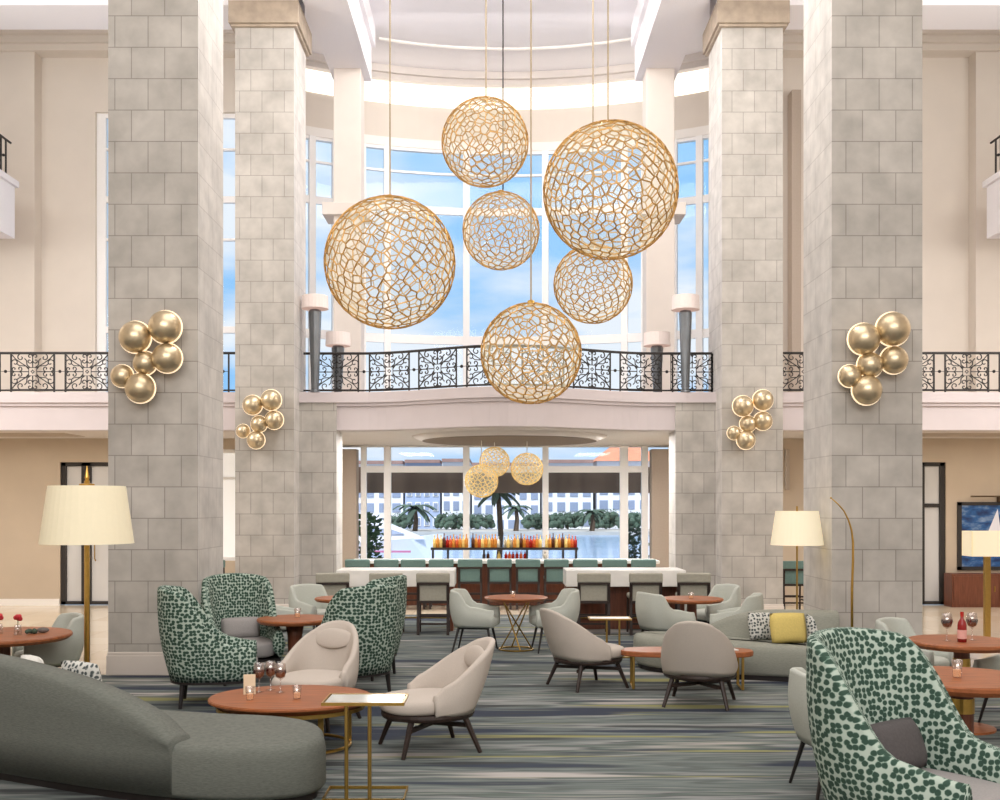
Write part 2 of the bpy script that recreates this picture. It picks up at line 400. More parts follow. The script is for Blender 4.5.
for s in (-1, 1):
    x0, x1 = (-16, -4.7) if s < 0 else (5.1, 16)
    struct('trim_5' if s < 0 else 'trim_6', MB().box(x0, x1, 22.7, 23.0, CZ - .22, CZ).box(x0, x1, 22.82, 23.0, CZ - .36, CZ - .22).box(x0, x1, 22.92, 23.0, CZ - .5, CZ - .36), 'wall_cream', 'stepped cream crown moulding at the ceiling, %s' % ('left' if s < 0 else 'right'))
def win(name, x0, x1, z0, z1, y, vs, hs, label, t=.09, pane='pane'):
    mb = MB()
    for x in [x0 + t / 2, x1 - t / 2] + vs: mb.box(x - t / 2, x + t / 2, y - .06, y + .06, z0, z1)
    for z, w in [(z0 + t / 2, t), (z1 - t / 2, t)] + hs: mb.box(x0, x1, y - .05, y + .05, z - w / 2, z + w / 2)
    o = struct(name, mb, 'window_frame', label, bevel=.005)
    struct('window_pane', MB().box(x0 + .02, x1 - .02, y - .005, y + .005, z0 + .02, z1 - .02), pane, parent=o)
    return o
win('window_1', WL, -5.2, SL, 10.55, 23.5, [X(104.5, 23.5), -7.2, -6.2], [(Z(200, 23.5), .14), (Z(150, 23.5), .05), (Z(330, 23.5), .14), (Z(240, 23.5), .05)], 'tall white framed window left of the front left column', .1)
# apse : bow window on the upper floor
def curved(mb, pts, z0, z1, d):
    inn = pts; out = [(.2 + (x - .2) * (9.5 + d) / 9.5, 16.1 + (y - 16.1) * (9.5 + d) / 9.5) for x, y in pts]
    return mb.rings([[(a[0], a[1], z0), (b[0], b[1], z0), (b[0], b[1], z1), (a[0], a[1], z1)] for a, b in zip(inn, out)])
def arc_at(px):
    best = None
    for k in range(620):
        a = R(-31 + .1 * k); x, y = .2 + 9.5 * math.sin(a), 16.1 + 9.5 * math.cos(a)
        d = abs(VX + x / y * F - px)
        if best is None or d < best[0]: best = (d, x, y, a)
    return best[1:]
struct('wall_bow', curved(MB(), ARC, 10.42, CZ, .3), 'wall_cream', 'curved pale wall band above the bow window')
mb = MB()
shift = lambda d: [(.2 + (x - .2) * (9.5 - d) / 9.5, 16.1 + (y - 16.1) * (9.5 - d) / 9.5) for x, y in ARC]
curved(mb, shift(.30), CZ - .16, CZ, .32); curved(mb, shift(.2), CZ - .28, CZ - .16, .22)
struct('trim_7', mb, 'soffit', 'curved crown moulding above the bow window')
struct('trim_8', curved(MB(), shift(.03), 11.42, 11.92, .05), 'cove', 'bright curved cove light band above the bow window')  # emission and whiter colour imitate the uplight on this band
struct('trim_9', curved(MB(), shift(.06), 10.42, 10.62, .08), 'trim_white', 'white curved window head moulding')
mb = MB(); fr = 0
for px in (312, 335, 363, 387, 466, 545, 625, 644, 674, 700):
    x, y, a = arc_at(px); w = .075 if px not in (363, 644) else .05
    mb.box(x - w, x + w, y - .06, y + .06, SL, 10.45, rz=-a)
for z, w in ((Z(209, 25.3), .17), (Z(339, 25.3), .2), (Z(172, 25.3), .05), (SL + .06, .12), (10.4, .1)): curved(mb, shift(.03), z - w / 2, z + w / 2, .08)
o = struct('window_2', mb, 'window_frame', 'tall bow window with white mullions above the balcony')
struct('window_pane', curved(MB(), shift(-.01), SL, 10.45, .01), 'pane', parent=o)
for s in (-1, 1):
    x, y = ARC[0] if s < 0 else ARC[-1]
    struct('wall_return_left' if s < 0 else 'wall_return_right', MB().box(x - .3, x + .3, 23.0, y + .25, SL, CZ), 'wall_cream', 'cream return wall beside the bow window, %s' % ('left' if s < 0 else 'right'))

# lower rear walls
struct('wall_lower_left', wall_holes(MB(), -16, -4.9, 22.2, 22.45, 0, SB - .013, [(X(60, 22.2), -7.2, 0, 2.93), (-5.75, -5.1, .9, 3.2)]), 'wall_beige', 'beige ground floor wall on the left')
struct('wall_lower_right', wall_holes(MB(), 5.2, 16, 22.2, 22.45, 0, SB - .013, [(7.2, X(946, 22.2), 0, 2.93)]), 'wall_beige', 'beige ground floor wall on the right')
for s in (-1, 1):
    struct('wall_alcove_left' if s < 0 else 'wall_alcove_right', MB().box(*((-5.1, -4.9) if s < 0 else (5.2, 5.4)), 22.2, 25.3, 0, SB - .013), 'wall_cream', 'cream side wall of the bar alcove, %s' % ('left' if s < 0 else 'right'))
    a, b = ((-5, -3.7), (-3.62, -3.22)) if s < 0 else ((4.0, 5.3), (3.55, 3.95))
    struct('wall_far_left' if s < 0 else 'wall_far_right', MB().box(*a, 24.9, 25.2, 0, SB - .013), 'wall_cream', 'cream wall beside the bar window, %s' % ('left' if s < 0 else 'right'))
    struct('pilaster_brown', MB().box(*b, 24.7, 25.15, 0, SB - .1), 'recess_brown', 'brown stone pilaster beside the bar window, %s' % ('left' if s < 0 else 'right'))
win('window_3', -5.75, -5.1, .9, 3.2, 22.33, [], [(2.6, .06)], 'narrow white window between the left columns', .08, 'white_glow')
wz = Z(447, 25)
mbh = MB().box(-3.7, 4.0, 24.9, 25.2, wz, SB - .013)
struct('wall_far_header', mbh, 'trim_white', 'white header above the bar window')
struct('wall_far_sill', MB().box(-3.7, 4.0, 24.9, 25.2, 0, .45), 'trim_white', 'white sill wall below the bar window')
mb = MB()
for a, b in ((361, 366.5), (384, 391), (463, 469.5), (542.5, 548.5), (620, 628), (641.5, 648)): mb.box(X(a, 25), X(b, 25), 24.95, 25.1, .45, wz)
mb.box(X(361, 25), X(648, 25), 24.96, 25.09, Z(472.5, 25), Z(466, 25)); mb.box(X(361, 25), X(648, 25), 24.96, 25.09, .45, .52)
o = struct('window_4', mb, 'window_frame', 'wide white framed window behind the bar', bevel=.006)
struct('window_pane', MB().box(X(362, 25), X(647, 25), 25.02, 25.03, .46, wz), 'pane', parent=o)
# doors
def door(name, x0, x1, flip, label):
    y = 22.3; t = .11
    mb = MB().box(x0, x0 + t, y - .06, y + .06, 0, 2.93).box(x1 - t, x1, y - .06, y + .06, 0, 2.93).box(x0, x1, y - .06, y + .06, 2.85, 2.93).box(x0, x1, y - .06, y + .06, 0, .07)
    e = x0 + .52 if not flip else x1 - .52
    mb.box(e - .1, e + .1, y - .06, y + .06, 0, 2.93); mb.box(x0, x1, y - .05, y + .05, 2.0, 2.08) if flip else None
    o = struct(name, mb, 'door_black', label, bevel=.006)
    struct('door_pane', MB().box(x0 + .05, x1 - .05, y - .01, y + .01, .05, 2.9), 'door_glass', parent=o)
    hx = e + (.2 if not flip else -.2)
    struct('door_handle', MB().tube([(hx, y - .07, .9), (hx, y - .12, .95), (hx, y - .12, 1.25), (hx, y - .07, 1.3)], .012, 6), 'brass_dull', parent=o)
door('door_1', X(60, 22.2), -7.2, False, 'black framed glass door in the left wall')
door('door_2', 7.2, X(946, 22.2), True, 'black framed glass door in the right wall')
for s in (-1, 1):
    struct('baseboard_left' if s < 0 else 'baseboard_right', MB().box(*((-16, X(60, 22.2)) if s < 0 else (X(946, 22.2), 16)), 22.16, 22.2, -.012, .12), 'trim_white', 'white baseboard, %s' % ('left' if s < 0 else 'right'))
struct('wall_front', MB().box(-16, 16, -8.3, -8, 0, CZ), 'wall_cream', 'cream wall behind the camera')
# side galleries high up
for s in (-1, 1):
    xe = -9.6 if s < 0 else 9.75
    struct('gallery_left' if s < 0 else 'gallery_right', MB().box(min(xe, xe + s * 3), max(xe, xe + s * 3), 17, 21.5, 7.35, 8.5).box(min(xe - s * .06, xe + s * 3), max(xe - s * .06, xe + s * 3), 17, 21.56, 8.38, 8.5), 'ceiling_white', 'white gallery slab high on the %s' % ('left' if s < 0 else 'right'))
    struct('wall_left' if s < 0 else 'wall_right', MB().box(*((-13.2, -13.0) if s < 0 else (13.2, 13.4)), -8, 23, 0, CZ), 'wall_cream', 'cream side wall, %s' % ('left' if s < 0 else 'right'))

# ------------------------------------------------------------------ railings
def spiral(cx, cz, r, a0, turns, n=12, shrink=.25):
    return [(cx + r * (1 - (1 - shrink) * k / n) * math.cos(a0 + turns * 2 * PI * k / n), 0, cz + r * (1 - (1 - shrink) * k / n) * math.sin(a0 + turns * 2 * PI * k / n)) for k in range(n + 1)]
PW, PH = .80, .66
def panel_mesh():
    mb = MB(); r = .0115; hw, hh = PW / 2, PH / 2
    mb.tube([(-hw, 0, -hh), (hw, 0, -hh), (hw, 0, hh), (-hw, 0, hh)], .014, 4, True)
    q = .075
    mb.tube([(-q, 0, -q), (q, 0, -q), (q, 0, q), (-q, 0, q)], r, 4, True)
    mb.tube([(-.03, 0, 0), (0, 0, .03), (.03, 0, 0), (0, 0, -.03)], r, 4, True)
    for k in range(4):
        a = k * PI / 2; c, s = math.cos(a), math.sin(a); L = hw if k % 2 == 0 else hh
        rot = lambda p: (p[0] * c - p[2] * s, 0, p[0] * s + p[2] * c)
        mb.tube([rot((q, 0, 0)), rot((L, 0, 0))], r, 4)
        for sg in (-1, 1):
            f = lambda p: rot((p[0], 0, p[2] * sg))
            mb.tube([f(p) for p in spiral(L * .60, .055, .05, -PI / 2, -.9)], r, 4)
            mb.tube([f(p) for p in spiral(L * .86, .05, .045, -PI / 2, .9)], r, 4)
            mb.tube([f((q, 0, q * .6)), f((q + .05, 0, q + .03)), f((L * .62, 0, q * 1.5)), f((L * .74, 0, q * 2.0))], r, 4)
    for sx in (-1, 1):
        for sz in (-1, 1):
            mb.tube([(sx * q, 0, sz * q), (sx * hw * .55, 0, sz * hh * .5), (sx * hw * .8, 0, sz * hh * .72), (sx * hw, 0, sz * hh)], r, 4)
            mb.tube([(p[0] * sx, 0, p[2] * sz) for p in spiral(hw * .82, hh * .5, .07, 0, .9)], r, 4)
            mb.tube([(p[0] * sx, 0, p[2] * sz) for p in spiral(hw * .55, hh * .80, .07, PI / 2, -.9)], r, 4)
    return mb
def railing(path, label, z, start=0, panel=None):
    t = thing('railing', label, 'railing', (0, 0, 0), 0, 'wrought iron balcony railings')
    for zz, n, rr in ((z + .74, 'top_rail', .024), (z + .05, 'bottom_rail', .016)):
        MB().tube([(x, y, zz) for x, y in path], rr, 6).build(n, 'iron', t)
    seg = [0]
    for a, b in zip(path, path[1:]): seg.append(seg[-1] + math.dist(a, b))
    def at(s):
        s = max(0, min(s, seg[-1] - 1e-6))
        for i in range(len(seg) - 1):
            if seg[i] <= s <= seg[i + 1] + 1e-9:
                f = (s - seg[i]) / max(1e-9, seg[i + 1] - seg[i]); a, b = path[i], path[i + 1]
                return Vector((a[0] + (b[0] - a[0]) * f, a[1] + (b[1] - a[1]) * f))
    s = start; first = None; n = 0
    while s + PW < seg[-1] + .2:
        a, b = at(s), at(s + PW); d = b - a; c = (a + b) / 2
        if panel[0] is None:
            o = panel_mesh().build('scroll_panel', 'iron', t); panel[0] = o.data
        else:
            o = bpy.data.objects.new('scroll_panel', panel[0]); col.objects.link(o); o.parent = t
        o.location = (c.x, c.y, z + .395); o.rotation_euler = (0, 0, math.atan2(d.y, d.x))
        e = at(s + PW + .21); m = (b + e) / 2
        for p in (b, e): MB().box(p.x - .014, p.x + .014, p.y - .014, p.y + .014, z, z + .74).build('post', 'iron', t)
        MB().sphere((m.x, m.y, z + .4), .03, 8, 6).tube([(b.x, b.y, z + .4), (e.x, e.y, z + .4)], .006, 4).build('rosette', 'iron', t)
        s += PW + .21; n += 1
    return t
pm = [None]
railing([(-11.6, 20.05), (-4.7, 20.05)], 'black scrolled iron railing on the left wing of the balcony', SL, .56, pm)
railing([(5.14, 20.05), (11.9, 20.05)], 'black scrolled iron railing on the right wing of the balcony', SL, .15, pm)
railing([(-3.6 + 7.6 * k / 60, bulge(-3.6 + 7.6 * k / 60) + .2) for k in range(61)], 'black scrolled iron railing along the bowed middle of the balcony', SL, .22, pm)
railing([(-9.66, 17.2), (-9.66, 21.45)], 'black iron railing on the high gallery at the left edge', 8.5, .0, pm)
railing([(9.81, 17.2), (9.81, 21.45)], 'black iron railing on the high gallery at the right edge', 8.5, .0, pm)

# ------------------------------------------------------------------ pendants
def lattice(r, n, tr, seed):
    rnd = random.Random(seed); bm = bmesh.new(); ga = PI * (3 - 5 ** .5)
    for k in range(n):
        z = 1 - 2 * (k + .5) / n; a = ga * k; q = math.sqrt(1 - z * z); j = 1.1 / math.sqrt(n)
        v = Vector((q * math.cos(a) + rnd.uniform(-j, j), q * math.sin(a) + rnd.uniform(-j, j), z + rnd.uniform(-j, j))).normalized()
        bm.verts.new(v)
    bmesh.ops.convex_hull(bm, input=bm.verts); bm.normal_update()
    mb = MB()
    for e in bm.edges:
        if len(e.link_faces) != 2: continue
        a, b = (f.normal.normalized() for f in e.link_faces)
        if (a - b).length < 1e-3: continue
        mb.tube([a * r, b * r], tr, 4)
    bm.free(); return mb
pend = [(390, 263, 66, 15.0, 390, 'large gold lattice globe hanging lowest left, beside the left pillar', 400),
        (485, 142.5, 44, 16.5, 486, 'gold lattice globe hanging highest of the six', 260),
        (501, 231, 39, 17.6, 503, 'smaller gold lattice globe hanging in the middle of the group', 220),
        (610.5, 191, 68, 14.5, 608, 'largest gold lattice globe hanging upper right', 420),
        (593, 284, 40, 16.4, 593, 'small gold lattice globe hanging just below the largest one', 220),
        (531, 353.5, 51, 14.8, 531, 'gold lattice globe hanging lowest in front of the balcony railing', 260)]
for i, (px, py, pr, Y, cx, l, n) in enumerate(pend):
    z = Z(py, Y); r = pr * Y / F
    t = thing('globe_pendant', l, 'pendant light', (X(px, Y), Y, z - r), 0, 'gold lattice globes of the chandelier group')
    top = CZ if Y > 15 else 11.9
    lattice(r - .012, int(n * 1.35), .0105 if pr > 45 else .0095, i).build('lattice_shell', 'lattice_gold', t, loc=(0, 0, r))
    MB().sphere((0, 0, r), r * .955, 32, 20).build('diffuser', 'diffuser', t, smooth=True)
    MB().tube([(X(cx, Y) - X(px, Y), 0, 2 * r - .02), (X(cx, Y) - X(px, Y), 0, CZ - z + r)], .011, 6).build('cord', 'cord' if cx != 503 else 'iron', t)
    MB().lathe([(.02, 0), (.09, 0), (.09, .04), (.02, .04)], 16, (X(cx, Y) - X(px, Y), 0, CZ - z + r - .04)).build('ceiling_rose', 'brass', t)
    MB().lathe([(.01, 0), (.05, .01), (.05, .08), (.01, .1)], 12, (0, 0, 2 * r - .06)).build('hub', 'brass', t)
for i, (px, py, pr, Y, l) in enumerate([(494.5, 462, 15.5, 21.8, 'small gold lattice globe over the bar, highest of three'), (481.5, 481, 17, 21.3, 'small gold lattice globe over the bar, left of three'), (527, 469, 16.5, 21.6, 'small gold lattice globe over the bar, right of three')]):
    z = Z(py, Y); r = pr * Y / F
    t = thing('globe_pendant', l, 'pendant light', (X(px, Y), Y, z - r), 0, 'gold lattice globes over the bar')
    lattice(r - .01, 190, .009, 20 + i).build('lattice_shell', 'lattice_pale', t, loc=(0, 0, r))
    MB().sphere((0, 0, r), r * .93, 24, 16).build('diffuser', 'diffuser', t, smooth=True)
    MB().tube([(0, 0, 2 * r - .02), (0, 0, SB - .11 - z + r)], .008, 6).build('cord', 'trim_white', t)

# ------------------------------------------------------------------ wall sconces
def sconce(balls, yf, label):
    cx = X(balls[0][0], yf); cz = Z(balls[0][1], yf)
    t = thing('wall_sconce', label, 'wall light', (cx, yf, cz), 0, 'gold globe cluster sconces on the columns')
    prev = None
    for px, py, pr in balls:
        r = pr * yf / F * .97; d = r + .03; x, z = X(px, yf - d) - cx, Z(py, yf - d) - cz
        g = MB().sphere((x, -d, z), r, 24, 16).build('globe', 'globe_gold', t, smooth=True)
        MB().cone((x, -.002, z), (x, -.06, z), .03, .03, 10).build('mount', 'brass_dull', g)
        MB().lathe([(r * .9, 0), (r * 1.06, 0), (r * 1.06, .012), (r * .9, .012)], 28).build('halo_ring', 'glow', g).matrix_local = Matrix.Translation((x, -d * .88, z)) @ Matrix.Rotation(PI / 2, 4, 'X')  # emissive ring added to imitate the glow around the globe
    return t
sconce([(135, 337, 16), (165, 327, 16.5), (167, 358, 15), (145, 363, 12), (122, 376, 11.5), (140, 388, 15)], 12.995, 'cluster of six gold globes on the front left column')
sconce([(864, 339, 16), (893, 329, 17), (894, 360, 14), (870, 365, 13), (850, 376, 11.5), (867, 390, 15)], 12.995, 'cluster of six gold globes on the front right column')
sconce([(252.5, 405, 10), (271, 400, 10.5), (274, 420, 9.5), (259, 424, 8.5), (243, 431, 7), (256, 440, 9)], 19.295, 'smaller looking cluster of gold globes on the second left column')
sconce([(743, 406, 10.5), (763, 400, 10.5), (763, 421, 9.5), (748, 424, 8.5), (734, 433, 7), (746, 440, 9.5)], 19.295, 'smaller looking cluster of gold globes on the second right column')

# ------------------------------------------------------------------ balcony lamps
def torch(px, y0, y1, s0, s1, w, Y, label):
    zt = Z(y0, Y); hgt = zt - SL
    t = thing('torchere_lamp', label, 'lamp', (X(px, Y), Y, SL), 0, 'slim metal torcheres on the balcony')
    MB().lathe([(.09, 0), (.09, .03), (.07, .05), (.12, hgt - .04), (.10, hgt), (.03, hgt + .02), (.02, hgt + .1)], 12).build('stem', 'metal_blue', t)
    a, b = Z(s1, Y) - SL, Z(s0, Y) - SL; r = w * Y / F / 2
    MB().lathe([(r, a), (r * .96, b), (r * .94, b), (r * .98, a)], 24).build('lamp_shade', 'shade_pink', t, smooth=False)
torch(315, 310, 0, 296, 309, 27, 19.93, 'tall metal torchere lamp with pink white shade left on the balcony')
torch(338, 346, 0, 333, 346, 25, 20.5, 'short torchere lamp behind the railing before the left pillar')
torch(685.5, 311, 0, 296, 310, 28, 19.93, 'tall metal torchere lamp with pink white shade right on the balcony')
torch(657, 346, 0, 333, 346, 27, 20.5, 'short torchere lamp behind the railing before the right pillar')

# ------------------------------------------------------------------ chairs
def upath(w, yc, d, yf, p=2.3, n=26, arm=8, pinch=.0):
    pts = [(w - pinch * (1 - k / arm) ** 2, yf + (yc - yf) * k / arm) for k in range(arm)]
    for k in range(n + 1):
        a = PI * k / n; c, s = math.cos(a), math.sin(a)
        pts.append((w * math.copysign(abs(c) ** (2 / p), c), yc + d * abs(s) ** (2 / p)))
    pts += [(-x, y) for x, y in pts[:arm][::-1]]
    return pts
def shell(path, z0, hf, thick, flare, lean, zin, bulge_=0.02, nk=9):
    mb = MB(); n = len(path); P = [Vector((x, y, 0)) for x, y in path]
    L = [0]
    for a, b in zip(P, P[1:]): L.append(L[-1] + (b - a).length)
    ys = [p.y for p in P]; y0, y1 = min(ys), max(ys); rs = []
    for i, p in enumerate(P):
        t = (P[min(i + 1, n - 1)] - P[max(i - 1, 0)]).normalized(); nrm = Vector((t.y, -t.x, 0))
        s = abs(L[i] / L[-1] * 2 - 1); h = hf(s); w = ((p.y - y0) / (y1 - y0)) ** 1.5
        def at(off, z):
            q = p + nrm * off; return (q.x, q.y + lean * (z - z0) * w, z)
        ring = []
        for k in range(nk):
            f = k / (nk - 1); z = z0 + (h - thick / 2 - z0) * f
            ring.append(at(flare * (z - z0) + bulge_ * math.sin(PI * f), z))
        fo = flare * (h - z0)
        for k in range(1, 6):
            a = PI * k / 6; ring.append(at(fo - thick / 2 + thick / 2 * math.cos(a), h - thick / 2 + thick / 2 * math.sin(a)))
        zi = min(zin, h - thick)
        for k in range(nk):
            f = 1 - k / (nk - 1); z = zi + (h - thick / 2 - zi) * f
            ring.append(at(flare * (z - z0) - thick - .02 * math.sin(PI * f), z))
        rs.append(ring)
    vuv = []
    for i, ring in enumerate(rs):
        v = 0
        for k, q in enumerate(ring):
            vuv.append((L[i], q[2] * 1.02 if k <= nk + 2 else 3.1 - q[2] * 1.02 + 2 * (hf(abs(L[i] / L[-1] * 2 - 1)) - .5) * 0))
    mb.rings(rs); mb.vuv = vuv
    return mb
def rounded(path_w, path_d, z0, z1, c=(0, 0), p=3, n=36, r=.04, puff=.015):
    def ring(f, z): return [(c[0] + path_w * f * math.copysign(abs(math.cos(a)) ** (2 / p), math.cos(a)), c[1] + path_d * f * math.copysign(abs(math.sin(a)) ** (2 / p), math.sin(a)), z) for a in [2 * PI * k / n for k in range(n)]]
    k = r / path_w
    return MB().rings([ring(.5, z0), ring(1 - k, z0), ring(1 - k * .3, z0 + r * .3), ring(1, z0 + r), ring(1, z1 - r), ring(1 - k * .3, z1 - r * .3), ring(1 - k, z1), ring(.6, z1 + puff), ring(.2, z1 + puff * 1.3)])
def sm(a, b, x):
    t = max(0, min(1, (x - a) / (b - a))); return t * t * (3 - 2 * t)
def rot(phi): return R(phi + 90)       # facing angle -> rotation (models face local -Y)

HC = 1.22
def make_leopard():
    t = thing('wing_armchair', 'x', 'armchair', (0, 0, 0), 0, 'leopard patterned high back armchairs')
    path = upath(.385, .06, .36, -.44, 2.3, 28, 9, .05)
    def hf(s):
        return HC - .05 * min(1, s / .4) ** 2 - .50 * sm(.34, .70, s) - .07 * sm(.6, 1, s)
    shell(path, .27, hf, .085, .07, .07, .36, .04).build('shell', 'leopard', t, smooth=True)
    rounded(.335, .40, .29, .47, (0, -.06), 3.2).build('seat_cushion', 'cushion_grey', t, smooth=True)
    mb = MB(); pl = [(x * 1.0, y) for x, y in path]; mb.prism(pl, .245, .275)
    mb.build('base_rim', 'black_leg', t)
    for sx in (-1, 1):
        for sy, y in ((-1, -.36), (1, .28)):
            MB().cone((sx * .28, y, .25), (sx * .30, y + sy * .02, 0), .028, .018, 8).build('leg', 'black_leg', t)
    return t
L0 = make_leopard()
L0.location = (-2.95, 11.2, 0); L0.rotation_euler.z = rot(12); L0['label'] = 'green leopard patterned wing chair facing right, before the front left column'
dup(L0, (-3.0, 12.72, 0), rot(-62), 'green leopard patterned wing chair with a grey cushion, behind the left one')
dup(L0, (-1.58, 11.66, 0), rot(134), 'green leopard patterned wing chair with its back to us, behind the beige lounge chair')
dup(L0, (-1.63, 12.95, 0), rot(160), 'green leopard patterned wing chair seen from behind, farthest right of the left four')
dup(L0, (2.36, 6.04, 0), rot(-53), 'green leopard patterned wing chair in the right foreground corner').scale = (1.12, 1.12, 1.075)

def make_lounge():
    t = thing('lounge_chair', 'x', 'lounge chair', (0, 0, 0), 0, 'beige low lounge chairs')
    path = upath(.365, .02, .30, -.12, 2.2, 28, 6, .0)
    def hf(s): return .91 - .06 * min(1, s / .36) ** 2 - .29 * sm(.26, .95, s) - .06 * sm(.86, 1, s)
    shell(path, .325, hf, .06, -.01, .40, .38, .02).build('backrest_shell', 'boucle', t, smooth=True)
    rounded(.335, .385, .335, .455, (0, -.08), 2.6, puff=.02).build('seat', 'boucle', t, smooth=True)
    # head cushion following the leaning back
    b = MB().sphere((0, 0, 0), 1, 20, 12, (.215, .03, .10)).build('head_cushion', 'boucle', t, smooth=True)
    b.location = (0, .365, .75); b.rotation_euler = (-math.atan(.40), 0, 0)
    MB().lathe([(.05, .285), (.365, .285), (.375, .31), (.37, .337), (.05, .337)], 36, (0, -.055, 0), 1, 1.06).build('base_ring', 'dark_wood', t)
    for sx in (-1, 1):
        for y, e in ((-.28, -.38), (.18, .29)):
            MB().cone((sx * .24, y, .30), (sx * .32, e, 0), .027, .018, 8).build('leg', 'dark_wood', t)
    MB().box(-.37, .37, -.016, .016, .20, .235, rz=R(46), c=(0, -.03, 0)).build('stretcher', 'dark_wood', t, loc=(0, -.03, 0))
    MB().box(-.37, .37, -.016, .016, .20, .235, rz=R(-46), c=(0, -.03, 0)).build('stretcher', 'dark_wood', t, loc=(0, -.03, 0))
    return t
C0 = make_lounge()
C0.location = (-1.71, 10.2, 0); C0.rotation_euler.z = rot(-108); C0['label'] = 'beige lounge chair facing us behind the round wooden coffee table'
dup(C0, (-.53, 9.12, 0), rot(203), 'beige lounge chair facing left beside the small glass side table')
dup(C0, (.98, 12.2, 0), rot(28), 'beige lounge chair seen side on, before the round brass leg table')
dup(C0, (2.08, 11.12, 0), rot(72), 'beige lounge chair with its back to us, before the long low table')

def make_mint():
    t = thing('tub_chair', 'x', 'chair', (0, 0, 0), 0, 'pale mint tub chairs')
    path = upath(.31, .02, .27, -.30, 2.8, 26, 8, .02)
    def hf(s): return .87 - .02 * (s / .4) ** 2 * (s < .4) - .02 * (s >= .4) - .20 * sm(.40, .58, s) - .05 * sm(.6, 1, s)
    shell(path, .36, hf, .06, .05, .07, .44, .035).build('shell', 'mint', t, smooth=True)
    rounded(.27, .30, .36, .49, (0, -.03), 3).build('seat', 'mint', t, smooth=True)
    MB().box(-.22, .22, -.22, .22, .33, .365).build('seat_frame', 'black_leg', t)
    for sx in (-1, 1):
        for y, e in ((-.2, -.27), (.2, .29)):
            MB().cone((sx * .2, y, .36), (sx * .27, e, 0), .02, .011, 8).build('leg', 'black_leg', t)
    return t
D0 = make_mint()
D0.location = (-.30, 15.15, 0); D0.rotation_euler.z = rot(-8); D0['label'] = 'pale mint tub chair left of the small brass leg table'
for x, y, ph, l in [(.80, 15.2, 188, 'pale mint tub chair right of the small brass leg table'),
                    (2.28, 14.75, 22, 'pale mint tub chair left of the right bar side table'),
                    (3.22, 16.0, 200, 'pale mint tub chair behind the right bar side table, near the column'),
                    (3.22, 14.55, 160, 'pale mint tub chair between the curved sofa back and the round table'),
                    (-2.68, 15.95, -40, 'pale mint tub chair behind the small round table by the left column'),
                    (-3.02, 14.85, 20, 'pale mint tub chair tucked behind the left pedestal table'),
                    (-4.82, 11.6, 215, 'pale mint tub chair behind the table at the left edge'),
                    (4.28, 11.1, -42, 'pale mint tub chair before the right column behind the wine table'),
                    (4.82, 9.9, 186, 'pale mint tub chair cut by the right edge of the photo'),
                    (2.47, 7.72, 4, 'pale mint tub chair half hidden behind the right foreground wing chair')]:
    dup(D0, (x, y, 0), rot(ph), l)

# ------------------------------------------------------------------ bar stools
def make_stool(name, fabric, label, group):
    t = thing(name, label, 'bar stool', (0, 0, 0), 0, group)
    w = .235
    for sx in (-1, 1):
        MB().tube([(sx * w, .25, 0), (sx * w, .21, .5), (sx * w, .25, .90)],   .032, 4).build('leg', 'dark_wood', t)
        MB().tube([(sx * w, -.22, 0), (sx * w, -.19, .58)], .022, 4).build('leg', 'dark_wood', t)
        MB().box(sx * w - .012, sx * w + .012, -.2, .22, .2, .23).build('stretcher', 'dark_wood', t)
    for y, z in ((-.2, .26), (.22, .16), (.22, .28)):
        MB().box(-w, w, y - .012, y + .012, z, z + .03).build('stretcher', 'dark_wood', t)
    MB().box(-w, w, .2, .265, .50, .54).build('back_rail', 'dark_wood', t)
    MB().box(-w, w, .215, .275, .795, .835).build('back_rail', 'dark_wood', t)
    MB().box(-.25, .25, -.24, .22, .55, .64).build('seat', fabric, t, bevel=.03, seg=3)
    MB().box(-.215, .215, .195, .228, .535, .80).build('back_panel', fabric, t, bevel=.012)
    MB().box(-.265, .265, .185, .285, .825, .98).build('back_pad', fabric, t, bevel=.025, seg=3)
    return t
g0 = None
SYG = 17.25
for px, rz, l in [(330.5, 8, 'grey bar stool at the left high table, leftmost and turned'), (386, 0, 'grey bar stool at the left high table, middle one behind the leopard chairs'),
              (433, 0, 'grey bar stool at the left high table, nearest its right end'), (594, 0, 'grey bar stool at the right high table, nearest its left end'),
              (646, 0, 'grey bar stool at the right high table, middle one'), (695, -4, 'grey bar stool at the right high table, rightmost by the column')]:
    rz = PI + R(rz) * 0 + R(rz)
    if g0 is None:
        g0 = make_stool('bar_stool', 'stool_grey', l, 'grey bar stools at the high tables'); r = g0
    else: r = dup(g0, (0, 0, 0), 0, l)
    r.location = (X(px, SYG - .25), SYG, 0); r.rotation_euler.z = R(0) + (rz - PI) + PI - PI
# stools: local back is +y; the backs face the camera, so turn them around
for o in bpy.data.objects:
    if o.parent is None and o.get('category') == 'bar stool': o.rotation_euler.z += PI
t0 = None
ords = ['first', 'second', 'third', 'fourth', 'fifth', 'sixth', 'seventh', 'eighth', 'ninth', 'tenth', 'eleventh']
TY = 21.5
for i in range(11):
    px = [357, 386, 413, 441, 470, 499.5, 528, 556.5, 585.5, 615, 644][i]
    l = 'teal bar stool at the bar counter, %s in the row from the left' % ords[i]
    if t0 is None:
        t0 = make_stool('bar_stool', 'stool_teal', l, 'teal bar stools along the bar'); r = t0; t0.scale = (.92, 1, 1)
    else: r = dup(t0, (0, 0, 0), 0, l)
    r.location = (X(px, TY - .3), TY, 0); r.rotation_euler.z = PI
dup(t0, (-5.55, 21.3, 0), PI, 'teal bar stool in the gap between the two left columns')
dup(t0, (X(796, 20.6), 20.9, 0), PI * 1.0, 'teal bar stool in the gap between the two right columns')
